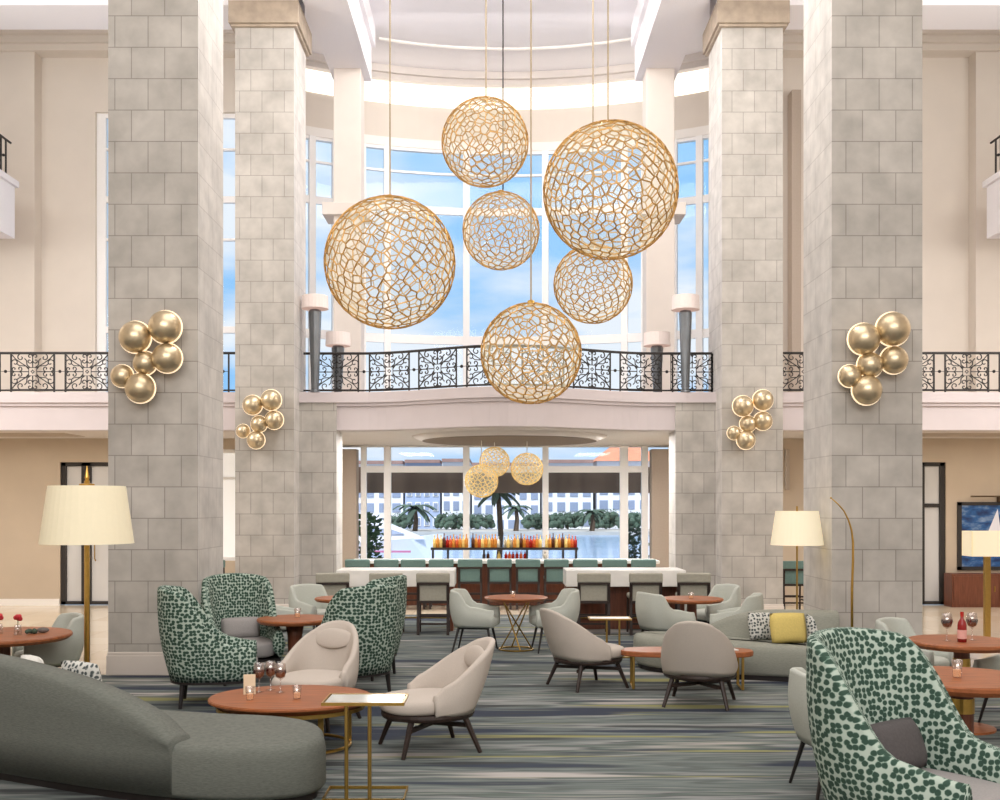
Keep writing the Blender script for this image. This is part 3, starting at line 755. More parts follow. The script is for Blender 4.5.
# high tables with stone tops
def high_table(x0, x1, label, panel):
    y0, y1 = 17.55, 18.35; cx = (x0 + x1) / 2
    t = thing('high_table', label, 'table', (cx, 17.95, 0), 0, 'white topped high tables before the bar')
    a, b = x0 - cx, x1 - cx
    MB().box(a, b, -.4, .4, .72, .99).build('stone_top', 'marble_white', t, bevel=.01)
    for s, e in ((a + .02, a + .12), (b - .12, b - .02)): MB().box(s, e, -.38, .38, 0, .72).build('end_panel', 'wood_dark', t, bevel=.006)
    if panel: MB().box(a + .12, b - .12, -.1, -.04, 0, .72).build('front_panel', 'wood_dark', t)
    MB().tube([(a + .1, -.2, .2), (b - .1, -.2, .2)], .015, 6).build('foot_rail', 'brass_dull', t)
high_table(X(336, 17.55), X(454.5, 17.55), 'white stone topped high table left of the middle', False)
high_table(X(566, 17.55), X(686, 17.55), 'white stone topped high table with wood panel, right of the middle', True)
t = thing('bar_counter', 'long bar counter with wood front behind the teal stools', 'bar', (.1, 22.4, 0))
MB().box(-3.0, 3.1, -.3, .3, 0, .86).build('bar_front', 'wood_dark', t)
MB().box(-3.1, 3.2, -.5, .4, .86, .92).build('bar_top', 'marble_white', t, bevel=.008)
BY = 23.5
t = thing('bottle_shelf', 'dark metal back bar shelf holding rows of bottles', 'shelf', (0, BY, 0))
zs = Z(547.5, BY)
MB().box(X(431, BY), X(578, BY), -.12, .12, zs - .05, zs).build('shelf', 'iron', t)
MB().box(X(431, BY), X(578, BY), -.12, .12, zs - .28, zs - .25).build('shelf', 'iron', t)
for px in (433, 448, 484, 527, 563, 576): MB().box(X(px, BY) - .02, X(px, BY) + .02, -.1, .1, 0, zs - .05).build('post', 'iron', t)
bp = {}
def bottle(px, z, mt, word, h, w, grp, where):
    k = (mt, round(h, 2))
    if k not in bp:
        o = MB().lathe([(.005, 0), (w, 0), (w, h * .55), (w * .8, h * .66), (w * .35, h * .74), (w * .32, h * .97), (w * .4, h * .98), (w * .4, h), (.004, h)], 10).build('bottle', mt, smooth=True); bp[k] = o
    else:
        o = bp[k].copy(); col.objects.link(o)
    o.location = (X(px, BY), BY + random.uniform(-.04, .04), z + .001); tag(o, '%s bottle standing on the %s' % (word, where), 'bottle', grp)
kinds = [('b_amber', 'amber'), ('b_orange', 'orange'), ('b_red', 'red'), ('b_brown', 'brown'), ('b_yellow', 'yellow'), ('b_pale', 'pale clear')]
seq = 'ybarooyba rboay aypypaboorra ybaobyaooy'
seq = 'yaybroaoaya.baoyayaap.pypaybaoroay.yabyabyaor'
km = {'y': 4, 'a': 0, 'b': 3, 'o': 1, 'r': 2, 'p': 5}
hh = {'y': .27, 'a': .29, 'b': .31, 'o': .26, 'r': .25, 'p': .24}
for i, ch in enumerate(seq):
    if ch == '.': continue
    mt, wd = kinds[km[ch]]
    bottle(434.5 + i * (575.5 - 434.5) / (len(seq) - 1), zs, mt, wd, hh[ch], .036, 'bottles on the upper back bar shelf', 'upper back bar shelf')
for px, ch in [(484, 'b'), (488, 'b'), (506, 'r'), (509.5, 'o'), (513, 'r'), (517, 'r'), (521, 'o'), (525, 'r'), (499, 'y'), (545, 'p')]:
    mt, wd = kinds[km[ch]]
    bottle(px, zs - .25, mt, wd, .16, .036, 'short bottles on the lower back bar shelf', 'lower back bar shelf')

# ------------------------------------------------------------------ tables
def pedestal_table(loc, r, h, label, ped=.08, ring=False, base=.3, th=.045, flare=False):
    t = thing('pedestal_table', label, 'table', (loc[0], loc[1], 0), 0, 'round wooden pedestal tables')
    MB().lathe([(.02, h - th), (r * .94, h - th), (r, h - th * .5), (r, h - .01), (r - .01, h), (.02, h)], 48).build('tabletop', 'wood', t)
    if flare: MB().lathe([(ped * 1.5, .12), (ped * .95, .3), (ped, .5), (ped * 1.35, h - th)], 20).build('pedestal', 'wood_dark', t, smooth=True)
    else: MB().lathe([(ped, .03), (ped, h - th)], 24).build('pedestal', 'wood_dark', t, smooth=False)
    if ring: MB().lathe([(ped, h * .66), (ped + .006, h * .66), (ped + .006, h * .80), (ped, h * .80)], 24).build('brass_band', 'brass', t)
    MB().lathe([(.02, 0), (base, 0), (base, .02), (ped, .05), (.02, .12 if flare else .05)], 32).build('base', 'brass_dull' if flare else 'wood', t)
    return t
pedestal_table((3.44, 8.0), .53, .78, 'round wood table with a brass banded pedestal, right foreground', .085, True, .3, .07)
pedestal_table((4.26, 9.9), .47, .81, 'round wood table holding a red wine bottle and two glasses', .07, True, .29, .06)
pedestal_table((-2.38, 12.72), .44, .72, 'round wood table among the four leopard chairs', .085, False, .22, .055, True)
pedestal_table((-2.18, 15.3), .40, .74, 'small round wood table by the second left column', .06, False, .22, .05)
pedestal_table((2.74, 15.2), .44, .74, 'round wood table before the right high table', .07, False, .24, .05)
pedestal_table((-4.95, 10.8), .66, .76, 'round wood table cut by the left edge of the photo', .08, False, .3, .06)
# centre table on crossed brass legs
t = thing('bistro_table', 'round wood table on crossed brass rod legs in the middle', 'table', (.27, 15.3, 0))
MB().lathe([(.02, .70), (.40, .70), (.45, .735), (.45, .745), (.44, .75), (.02, .75)], 40).build('tabletop', 'wood', t)
for k in range(4):
    a = PI / 4 + k * PI / 2; b = a + R(150)
    MB().tube([(.26 * math.cos(a), .26 * math.sin(a), .70), (.24 * math.cos(b), .24 * math.sin(b), 0)], .011, 6).build('leg', 'brass_dull', t)
MB().tube([(.24 * math.cos(a), .24 * math.sin(a), .012) for a in [2 * PI * k / 28 for k in range(28)]], .012, 6, True).build('foot_ring', 'brass_dull', t)
# front coffee table
CT = (-1.74, 9.12)
t = thing('coffee_table', 'round orange wood coffee table in front of the green sofa', 'coffee table', (CT[0], CT[1], 0))
MB().lathe([(.02, .365), (.60, .365), (.685, .41), (.685, .425), (.675, .435), (.02, .435)], 56, (0, 0, 0), 1, .86).build('tabletop', 'wood', t)
MB().lathe([(.55, .335), (.62, .335), (.62, .366), (.55, .366)], 40, (0, 0, 0), 1, .86).build('brass_rim', 'brass_dull', t)
for k in range(5):
    a = R(20 + 72 * k); MB().box(.5 * math.cos(a) - .022, .5 * math.cos(a) + .022, .42 * math.sin(a) - .022, .42 * math.sin(a) + .022, .0, .336).build('leg', 'brass_dull', t)
MB().tube([(.5 * math.cos(a), .42 * math.sin(a), .03) for a in [2 * PI * k / 40 for k in range(40)]], .014, 6, True).build('foot_ring', 'brass', t)
# long low table before right sofa
t = thing('coffee_table', 'long oval orange wood table before the curved sofa', 'coffee table', (2.12, 12.1, 0), R(-3))
def stadium(w, d, n=24, p=2.6): return [(w * math.copysign(abs(math.cos(a)) ** (2 / p), math.cos(a)), d * math.copysign(abs(math.sin(a)) ** (2 / p), math.sin(a))) for a in [2 * PI * k / (2 * n) for k in range(2 * n)]]
MB().prism(stadium(.74, .27), .37, .43).build('tabletop', 'wood', t, bevel=.012)
for sx in (-1, 1):
    MB().tube([(sx * .6, -.16, .37), (sx * .6, -.16, .02), (sx * .6, .16, .02), (sx * .6, .16, .37)], .016, 6).build('leg', 'brass_dull', t)
# C-shaped side tables
def c_table(loc, rz, w, d, h, lx, label, glass):
    t = thing('side_table', label, 'side table', (loc[0], loc[1], 0), rz)
    MB().box(-w / 2 + .015, w / 2 - .015, -d / 2 + .015, d / 2 - .015, h - .022, h - .004).build('table_top', 'table_glass' if glass else 'marble_white', t)
    MB().tube([(-w / 2, -d / 2, h - .012), (w / 2, -d / 2, h - .012), (w / 2, d / 2, h - .012), (-w / 2, d / 2, h - .012)], .015, 4, True).build('top_frame', 'brass', t)
    for x in lx: MB().tube([(x, -d / 2 + .02, 0), (x, -d / 2 + .02, h - .02)], .014, 8).build('leg', 'brass_dull', t)
    MB().tube([(-w / 2, -d / 2 + .02, .012), (w / 2, -d / 2 + .02, .012), (w / 2, d / 2, .012), (-w / 2, d / 2, .012)], .013, 4, True).build('base_frame', 'brass', t)
c_table((-.925, 7.62), 0, .56, .36, .69, (-.115, .045), 'brass framed glass side table beside the green sofa end', True)
c_table((1.52, 14.6), 0, .56, .3, .53, (-.05, .12), 'small brass side table before the right high table', False)

# ------------------------------------------------------------------ sofas
def catmull(pts, n=10):
    P = [Vector(p) for p in pts]; P = [P[0] * 2 - P[1]] + P + [P[-1] * 2 - P[-2]]; out = []
    for i in range(1, len(P) - 2):
        for k in range(n):
            t = k / n; a, b, c, d = P[i - 1:i + 3]
            out.append(.5 * ((2 * b) + (c - a) * t + (2 * a - 5 * b + 4 * c - d) * t * t + (3 * b - a - 3 * c + d) * t ** 3))
    out.append(P[-2]); return out
def sofa(label, outer, inner, m, back_pts, back_w, side, loc):
    """outer/inner: plan polylines (world); back_pts: (x, y, top height) along the back edge; side=+1/-1 way the back grows into the seat"""
    t = thing('curved_sofa', label, 'sofa', (loc[0], loc[1], 0), 0, 'curved green grey sofas')
    L = Vector((loc[0], loc[1]))
    oc = [p - L for p in catmull(outer)]; ic = [p - L for p in catmull(inner)]
    poly = [(p.x, p.y) for p in oc + ic[::-1]]
    cen = Vector((sum(p[0] for p in poly) / len(poly), sum(p[1] for p in poly) / len(poly)))
    def inset(f):
        n = len(poly); res = []
        for i in range(n):
            a, b, c = Vector(poly[i - 1]), Vector(poly[i]), Vector(poly[(i + 1) % n])
            tt = (c - a).normalized(); nr = Vector((tt.y, -tt.x)) * side
            res.append((b.x - nr.x * f, b.y - nr.y * f))
        return res
    rg = []
    for f, z in ((.03, .06), (.0, .10), (0, .33), (.012, .385), (.04, .415), (.10, .425)): rg.append([(x, y, z) for x, y in inset(f)])
    MB().rings(rg).build('seat', m, t, smooth=True)
    MB().prism(inset(.06), 0, .07).build('plinth', 'black_leg', t)
    bc = catmull([(p[0] - loc[0], p[1] - loc[1], p[2]) for p in back_pts], 8); rs = []
    for i, p in enumerate(bc):
        tt = (bc[min(i + 1, len(bc) - 1)] - bc[max(i - 1, 0)]); tt.z = 0; tt.normalize(); nr = Vector((tt.y, -tt.x, 0)) * side
        h = p.z; q = Vector((p.x, p.y, 0)); ln = .10
        ring = []
        for o, z in ((.010, .09), (.014, .36), (.014 + ln * .3, .36 + (h - .36) * .5), (ln * .55, h - min(.05, (h - .36) * .3)), (ln * .5 - .03, h - .01), (ln * .4 - .08, h), (-back_w + .02 + ln * .3, h - .02), (-back_w + ln * .2, h - .07), (-back_w - .01, max(.36, h * .6)), (-back_w - .04, .30)):
            v = q + nr * o; ring.append((v.x, v.y, min(z, max(h, .1)) if z <= h else h))
        rs.append(ring)
    MB().rings(rs).build('backrest', m, t, smooth=True)
    return t
# left foreground sofa (we see its back)
sofa('large curved grey green sofa in the left foreground, back to us',
     [(-5.6, 9.3), (-4.6, 8.55), (-3.75, 8.02), (-2.75, 7.52), (-2.1, 7.28), (-1.65, 7.24), (-1.34, 7.34), (-1.21, 7.55), (-1.24, 7.8)],
     [(-5.0, 10.2), (-4.2, 9.5), (-3.3, 8.95), (-2.7, 8.68), (-2.2, 8.52), (-1.75, 8.42), (-1.46, 8.25), (-1.3, 8.02), (-1.25, 7.85)], 'sofa_green',
     [(-5.6, 9.3, .95), (-4.6, 8.55, .95), (-3.75, 8.02, .915), (-3.1, 7.68, .83), (-2.75, 7.52, .745), (-2.5, 7.42, .655), (-2.32, 7.35, .56), (-2.2, 7.315, .47)], .26, 1, (-2.9, 8.3))
# right sofa (faces us)
sofa('curved grey green sofa with cushions before the front right column',
     [(4.04, 12.9), (3.8, 12.95), (3.3, 13.35), (2.6, 13.85), (2.1, 14.0), (1.85, 13.95), (1.74, 13.8)],
     [(4.04, 12.2), (3.7, 12.33), (3.1, 12.55), (2.6, 12.75), (2.1, 13.05), (1.85, 13.3), (1.74, 13.55)], 'sofa_light',
     [(4.04, 12.87, .80), (3.8, 12.92, .80), (3.3, 13.33, .76), (2.95, 13.58, .66), (2.6, 13.83, .46)], .24, 1, (3.0, 13.2))

# ------------------------------------------------------------------ cushions
def cushion(name, m, loc, w, h, th, rz, tilt, label, group=None):
    n = 10; mb = MB(); vs = {}
    for s in (-1, 1):
        for i in range(n + 1):
            for j in range(n + 1):
                u, v = 2 * i / n - 1, 2 * j / n - 1
                k = (1 - abs(u) ** 3) * (1 - abs(v) ** 3); pin = 1 - .05 * (u * u * v * v) + .0
                vs[(s, i, j)] = mb.bm.verts.new((u * w / 2 * (1 - .07 * (1 - abs(v)) * 0) * pin, s * (th / 2 * k ** .5 + .004), h / 2 * (1 + v * pin)))
        for i in range(n):
            for j in range(n): mb.face([vs[(s, i, j)], vs[(s, i + 1, j)], vs[(s, i + 1, j + 1)], vs[(s, i, j + 1)]])
    bmesh.ops.remove_doubles(mb.bm, verts=mb.bm.verts, dist=.009)
    o = mb.build(name, m, smooth=True); o.location = loc; o.rotation_euler = (tilt, 0, rz)
    return tag(o, label, 'cushion', group)
cushion('cushion', 'leopard_pale', (X(763, 12.98), 12.98, .43), .34, .33, .13, R(12), R(-14), 'patterned cushion left of the yellow one on the curved sofa')
cushion('cushion', 'cushion_yellow', (X(788.5, 12.7), 12.66, .43), .44, .36, .14, R(6), R(-14), 'yellow cushion on the curved sofa')
cushion('cushion', 'leopard_pale', (X(820, 12.70), 12.72, .43), .28, .34, .13, R(20), R(-14), 'patterned cushion right of the yellow one on the curved sofa')
cushion('cushion', 'leopard_pale', (-3.2, 8.42, .43), .42, .42, .13, R(-28), R(10), 'leopard print cushion peeking over the back of the foreground sofa')
cushion('cushion', 'cushion_white', (-3.66, 8.62, .43), .26, .44, .12, R(-30), R(10), 'white cushion peeking over the back of the foreground sofa')
cushion('cushion', 'cushion_grey', (-3.01, 12.72, .475), .46, .26, .14, rot(-62), R(-18), 'grey cushion in the leopard chair facing us at left')
cushion('cushion', 'cushion_dark', (2.36 - .10 * math.cos(R(-53)), 6.04 - .10 * math.sin(R(-53)), .53), .52, .30, .16, rot(-53), R(-22), 'dark charcoal cushion in the right foreground leopard chair')

# ------------------------------------------------------------------ lamps
def drum(r0, r1, z0, z1, seg=40): return MB().lathe([(r0, z0), (r1, z1), (r1 - .008, z1), (r0 - .008, z0)], seg)
Y = 10.2
t = thing('floor_lamp', 'tall brass floor lamp with a large cream shade at left', 'floor lamp', (X(87, Y), Y, 0), 0, 'floor lamps')
z1, z0 = Z(486, Y), Z(543.5, Y)
drum(45 * Y / F, 37 * Y / F, z0, z1).build('lamp_shade', 'shade', t, smooth=False)
MB().lathe([(.02, 0), (.17, 0), (.17, .02), (.02, .04)], 28).build('base', 'brass_dull', t)
MB().tube([(0, 0, .02), (0, 0, z1 + .05)], .026, 8).build('pole', 'brass', t)
MB().lathe([(.005, z1), (.07, z1), (.07, z1 + .02), (.01, z1 + .03), (.022, z1 + .08), (.014, z1 + .12), (.004, z1 + .19)], 12).build('finial', 'brass', t)
Y = 13.3
t = thing('floor_lamp', 'slim floor lamp with a cream shade behind the curved sofa', 'floor lamp', (X(797, Y), Y, 0), 0, 'floor lamps')
z1, z0 = Z(511, Y), Z(545, Y)
drum(26 * Y / F, 21 * Y / F, z0, z1).build('lamp_shade', 'shade_bright', t)
MB().lathe([(.02, 0), (.14, 0), (.14, .02), (.02, .03)], 24).build('base', 'brass_dull', t)
MB().tube([(0, 0, .02), (0, 0, z1 + .06)], .012, 8).build('pole', 'brass_dull', t)
Y = 16.2
t = thing('floor_lamp', 'square brass floor lamp with a bright rectangular shade at right', 'floor lamp', (X(987, Y), Y, 0), 0, 'floor lamps')
z1, z0 = Z(531, Y), Z(556, Y); w = 20 * Y / F
mb = MB()
for a in ((-w, w, -w * .6, -w * .6 + .01), (-w, w, w * .6 - .01, w * .6), (-w, -w + .01, -w * .6, w * .6), (w - .01, w, -w * .6, w * .6)): mb.box(*a, z0, z1)
mb.build('lamp_shade', 'shade_bright', t)
MB().box(-.042, .042, -.04, .04, .02, z0 + .05).build('pole', 'brass_dull', t, bevel=.006)
MB().box(-.2, .2, -.14, .14, 0, .025).build('base', 'brass_dull', t)
Y = 12.6
t = thing('arc_lamp', 'thin curved brass lamp stem before the front right column', 'floor lamp', (X(852, Y), Y, 0))
pts = [(X(px, Y) - X(852, Y), 0, Z(py, Y)) for px, py in ((852, 590), (853, 560), (853, 542), (851.5, 530), (848.5, 520), (844, 511), (838, 504), (831, 498))]
MB().tube([(0, 0, .02)] + pts, .017, 8, False, .006).build('stem', 'brass', t, smooth=True)
MB().lathe([(.02, 0), (.09, 0), (.09, .02), (.02, .03)], 24).build('base', 'brass_dull', t)
MB().sphere(pts[-1], .012, 8, 6).build('tip', 'brass', t)

# ------------------------------------------------------------------ picture, console
Y = 22.15; x0, x1 = X(958, Y), X(1040, Y); z0, z1 = Z(570, Y), Z(502, Y); cx, cz = (x0 + x1) / 2, (z0 + z1) / 2
t = thing('framed_picture', 'blue sea picture with sails in a black frame on the right wall', 'picture', (cx, Y + .04, z0))
hw, hh_ = (x1 - x0) / 2, z1 - z0
MB().box(-hw + .05, hw - .05, -.02, .0, .05, hh_ - .05).build('canvas', 'picture', t)
MB().box(-hw, -hw + .08, -.04, .01, 0, hh_).box(hw - .08, hw, -.04, .01, 0, hh_).box(-hw, hw, -.04, .01, 0, .07).box(-hw, hw, -.04, .01, hh_ - .07, hh_).build('frame', 'door_black', t)
mb = MB()
for a, b, c, zz in ((-.42, -.02, .12, .45), (-.1, .3, .42, .40), (.1, .62, .66, .45)):
    v = [mb.bm.verts.new(p) for p in ((a, -.024, .3), (b, -.024, hh_ - .14), (c * .9, -.024, .32))]; mb.face(v)
mb.build('sails', 'facade', t)
MB().box(-.6, .5, -.12, -.08, hh_ + .10, hh_ + .13).box(-.03, .03, -.1, .0, hh_, hh_ + .12).build('picture_light', 'picture_light', t)
Y = 21.75; x0, x1 = X(952, Y), X(1045, Y)
t = thing('console_cabinet', 'reddish wood console cabinet under the sea picture', 'cabinet', ((x0 + x1) / 2, Y + .2, 0)); w = (x1 - x0) / 2
MB().box(-w, w, -.2, .2, -.012, .66).build('carcass', 'wood_dark', t, bevel=.006)
for k in range(2):
    d = MB().box(-w + .03 + k * w, -.02 + k * w, -.22, -.2, .05, .62).build('door', 'wood_dark', t)
    MB().box(-.1 + k * w * .2, -.08 + k * w * .2, -.24, -.22, .3, .42).build('handle', 'brass_dull', d)
# dark wall light strip in right gap
t = MB().box(X(787.5, 22), X(791.5, 22), 22.12, 22.19, Z(490, 22), Z(449, 22)).build('wall_light', 'recess_brown', bevel=.01)
tag(t, 'tall narrow dark wall light in the gap between the right columns', 'wall light')

# ------------------------------------------------------------------ tableware
def wine_glass(x, y, z, label, s=1.0, grp='wine glasses'):
    t = thing('wine_glass', label, 'wine glass', (x, y, z), 0, grp)
    MB().lathe([(.001, 0), (.034 * s, .002), (.006, .01), (.005, .085 * s), (.03 * s, .105 * s), (.042 * s, .14 * s), (.034 * s, .20 * s), (.033 * s, .20 * s), (.041 * s, .14 * s), (.029 * s, .107 * s), (.001, .095 * s)], 18).build('glass', 'glassware', t, smooth=True)
    MB().lathe([(.001, .097 * s), (.028 * s, .108 * s), (.04 * s, .14 * s), (.039 * s, .155 * s), (.001, .155 * s)], 18).build('wine', 'red_wine', t, smooth=True)
def tumbler(x, y, z, label, mt='candle', h=.11, grp='glass candle holders'):
    t = thing('candle_glass', label, 'candle holder', (x, y, z), 0, grp)
    MB().lathe([(.001, 0), (.03, 0), (.042, h), (.039, h), (.028, .006), (.001, .006)], 18).build('glass', 'glassware', t, smooth=True)
    MB().lathe([(.001, .007), (.026, .007), (.028, h * .45), (.001, h * .45)], 14).build('candle', mt, t)
zt = .436
for px, y, w in ((259, 9.32, 'leftmost'), (270.5, 9.42, 'middle'), (280.5, 9.3, 'rightmost')):
    wine_glass(X(px, y), y, zt, 'glass of red wine on the front coffee table, %s of three' % w, 1.25)
tumbler(X(250, 8.95), 8.95, zt, 'small clear candle glass at the left of the front coffee table')
tumbler(X(297, 9.0), 9.0, zt, 'candle glass on the front coffee table, right of the wine')
o = MB().box(-.05, .05, -.005, .005, 0, .17).build('menu_card', 'card', bevel=.002); o.location = (X(249.5, 9.2), 9.2, zt); o.rotation_euler = (R(-6), 0, R(12)); tag(o, 'small cream card standing on the front coffee table', 'card')
zt = .811
wine_glass(X(947, 9.85), 9.85, zt, 'glass of red wine left of the red bottle', 1.25)
wine_glass(X(972, 9.9), 9.9, zt, 'glass of red wine right of the red bottle', 1.25)
t = thing('wine_bottle', 'red wine bottle on the right round table', 'bottle', (X(962, 9.78), 9.78, zt))
MB().lathe([(.001, 0), (.039, 0), (.039, .15), (.033, .18), (.014, .21), (.013, .27), (.001, .27)], 18).build('body', 'bottle_red', t, smooth=True)
MB().lathe([(.0395, .03), (.0402, .03), (.0402, .11), (.0395, .11)], 18).build('paper_label', 'label_paper', t)
MB().lathe([(.013, .23), (.0155, .23), (.0155, .272), (.001, .272)], 12).build('capsule', 'b_red', t)
tumbler(X(957, 7.95), 7.95, .781, 'candle glass on the brass banded foreground table at right', 'candle', .13)
tumbler(X(297.5, 12.75), 12.75, .721, 'candle glass on the table among the leopard chairs', 'candle', .11)
tumbler(X(513, 15.2), 15.2, .751, 'candle glass on the crossed brass leg table', 'candle', .09)
tumbler(X(691, 15.1), 15.1, .741, 'candle glass on the table before the right high table', 'candle', .09)
def vase(px, y, label):
    t = thing('bud_vase', label, 'vase', (X(px, y), y, .761), 0, 'glass bud vases with red flowers')
    MB().lathe([(.001, 0), (.04, 0), (.034, .1), (.030, .1), (.036, .006), (.001, .006)], 16).build('glass', 'glassware', t, smooth=True)
    f = MB()
    for k in range(7):
        a = k * 2.4; f.sphere((.022 * math.cos(a), .022 * math.sin(a), .16 + .012 * (k % 3)), .024, 8, 6)
    f.build('flower', 'flower_red', t, smooth=True)
    MB().tube([(0, 0, .01), (0, 0, .15)], .004, 5).build('stem', 'leaf', t)
vase(18, 10.72, 'small glass vase with a red flower on the left edge table')
vase(-1, 10.8, 'red flower vase cut by the left edge of the photo')
o = MB().sphere((0, 0, .028), .055, 16, 10, (1.1, .8, .5)).build('pebble', 'stone_grey', smooth=True); o.location = (X(43, 10.9), 10.9, .761); tag(o, 'smooth grey pebble on the left edge table', 'pebble')
t = thing('succulent', 'small dark succulent on the left edge table beside the pebble', 'plant', (X(31, 10.8), 10.8, .761))
mb = MB()
for k in range(9):
    a = k * 2.4; e = .03 + .02 * (k % 2); mb.sphere((e * math.cos(a), e * math.sin(a), .022 + .006 * (k % 3)), .02, 8, 6, (1, 1, 1.1))
mb.build('leaves', 'leaf_dark', t, smooth=True)
o = MB().box(-.11, .11, -.07, .07, 0, .012).build('booklet', 'marble_white', bevel=.003); o.location = (X(727, 12.05), 12.05, .431); o.rotation_euler = (0, 0, .2); tag(o, 'white booklet lying on the long oval table', 'booklet')

# ------------------------------------------------------------------ outside
struct('ground_bank', MB().box(-60, 60, 75, 110, -1.2, .2), 'quay', 'far bank across the harbour')
struct('ground_quay', MB().box(-30, 30, 25.4, 32, -.6, .02), 'quay', 'pale quay outside the bar window')
tag(MB().box(-60, 60, 32.02, 74.98, -.4, -.04).build('harbour_water', 'water'), 'blue harbour water outside', 'water', None, 'stuff')
t = thing('awning', 'bronze awning hanging outside the bar window', 'awning', (.2, 27.0, 0))
MB().box(-4.6, 4.6, -.02, .02, Z(493, 27), Z(467, 27)).build('canopy', 'awning', t)
for x in (-4.4, 4.4): MB().box(x - .05, x + .05, .05, .15, .02, Z(467, 27)).build('post', 'trim_white', t)
def building(px0, px1, Y, ytop, ybot, m, label, roof, wins, rm='roof_brown'):
    x0, x1 = X(px0, Y), X(px1, Y); z0, z1 = .2, Z(ytop, Y)
    t = thing('apartment_building', label, 'building', ((x0 + x1) / 2, Y, z0), 0, 'apartment buildings across the water'); w = (x1 - x0) / 2; h = z1 - z0
    MB().box(-w, w, 0, 8, 0, h).build('wall', m, t)
    if roof == 'hip':
        MB().rings([[(-w - .1, -.3, h), (w + .1, -.3, h), (w + .1, 8, h), (-w - .1, 8, h)], [(-w * .35, 3.5, h + 1.5), (w * .35, 3.5, h + 1.5), (w * .35, 4.5, h + 1.5), (-w * .35, 4.5, h + 1.5)]]).build('roof', rm, t)
    else: MB().box(-w, w, -.4, 8.0, h, h + .25).build('roof', rm, t)
    for k in range(wins):
        for j in range(4):
            xx = -w + 2 * w * (k + .5) / wins; zz = h - 1.1 - j * 1.15
            q = min(.45, w / wins * .62)
            f = MB().box(xx - q, xx + q, -.06, 0, zz - .35, zz + .35).build('window', 'trim_white' if m == 'facade_blue' else 'pane_dark', t)
            if m == 'facade_blue': MB().box(xx - q * .75, xx + q * .75, -.1, -.06, zz - .28, zz + .28).build('pane', 'pane_dark', f)
building(350, 403, 84, 464, 0, 'facade', 'pale apartment block at the far left beyond the window', 'flat', 4)
building(405, 440, 84, 463, 0, 'facade_blue', 'blue grey apartment block with white framed windows', 'flat', 4)
building(442, 470, 84, 462, 0, 'facade', 'white apartment block behind the left part of the bottle shelf', 'flat', 3)
building(472, 540, 84, 466, 0, 'facade', 'long pale apartment block behind the palm', 'flat', 6)
building(542, 593, 84, 463, 0, 'facade', 'white apartment block right of the palm', 'flat', 4, 'roof_brown')
building(597, 664, 84, 461, 0, 'facade', 'white apartment block with an orange hip roof at right', 'hip', 5, 'roof_orange')
def frond_tree(px, Y, ybase, ytop, label, n=14, L=1.6):
    zb, z1 = .2 if Y > 60 else .02, Z(ytop, Y)
    t = thing('palm_tree', label, 'palm tree', (X(px, Y), Y, zb), 0, 'palm trees by the water')
    MB().tube([(0, 0, 0), (.08, 0, (z1 - zb) * .5), (0, 0, z1 - zb)], .09 if Y < 60 else .2, 7, False, .07 if Y < 60 else .12).build('trunk', 'trunk', t)
    mb = MB()
    for k in range(n):
        a = 2 * PI * k / n + .2 * (k % 2); el = .7 if k % 2 else .15; prev = None
        for j in range(6):
            f = j / 5; x = L * f; z = el * x - 1.0 * f * f * L * .75; wd = .15 * L * math.sin(PI * min(1, f * .85 + .12)) + .02
            c, s = math.cos(a), math.sin(a)
            p = [(x * c - wd * s, x * s + wd * c, z1 - zb + z - .1), (x * c, x * s, z1 - zb + z), (x * c + wd * s, x * s - wd * c, z1 - zb + z - .1)]
            vs = [mb.bm.verts.new(q) for q in p]
            if prev: mb.face([prev[0], prev[1], vs[1], vs[0]]); mb.face([prev[1], prev[2], vs[2], vs[1]])
            prev = vs
    mb.build('fronds', 'leaf_dark', t)
frond_tree(498, 30.5, 536, 491, 'tall palm tree in the middle of the bar window', 14, .62)
frond_tree(516, 76.6, 532, 508, 'shorter palm tree right of the tall one', 12, 1.2)
frond_tree(592, 76.6, 532, 512, 'low palm tree in the right part of the bar window', 12, 1.2)
frond_tree(415, 76.6, 532, 508, 'low palm tree in the left part of the bar window', 14, 1.6)
def bush(px, Y, ybase, w, h, label, name='shrub', grp='shrubs outside the bar window', m='leaf_dark', seed=1):
    rnd = random.Random(seed); zb = .2 if Y > 40 else .02; h += Z(ybase, Y) - zb if Y < 40 else .35; t = thing(name, label, 'shrub', (X(px, Y), Y, zb), 0, grp); mb = MB()
    if name == 'waterside_tree':
        for k in range(60):
            a, u, v = rnd.uniform(0, 2 * PI), rnd.random() ** .5, rnd.random(); q = rnd.uniform(.16, .3)
            mb.sphere((w * u * math.cos(a), w * .5 * u * math.sin(a), q + (h - 2 * q) * v), q, 6, 4)
    for k in range(420):
        a, u, v = rnd.uniform(0, 2 * PI), rnd.random() ** .5, rnd.random()
        c = Vector((w * u * math.cos(a) * (1 - .4 * v), w * .5 * u * math.sin(a), .06 * h + h * .94 * v)); s = rnd.uniform(.06, .12) * max(w, h)
        d = Vector((rnd.uniform(-1, 1), rnd.uniform(-1, 1), rnd.uniform(-.3, 1))).normalized(); e = d.orthogonal().normalized() * s * .35
        mb.face([mb.bm.verts.new(p) for p in (c, c + d * s * .5 + e, c + d * s, c + d * s * .5 - e)])
    mb.build('foliage', m, t); MB().cone((0, 0, 0), (0, 0, h * .6), .05 * w, .02 * w, 6).build('stem', 'trunk', t)
bush(369, 27.6, 575, .42, 1.5, 'tall leafy shrub outside the left end of the bar window', seed=2, m='leaf')
bush(635, 27.6, 575, .42, 1.2, 'leafy shrub outside the right end of the bar window', seed=3, m='leaf_dark')
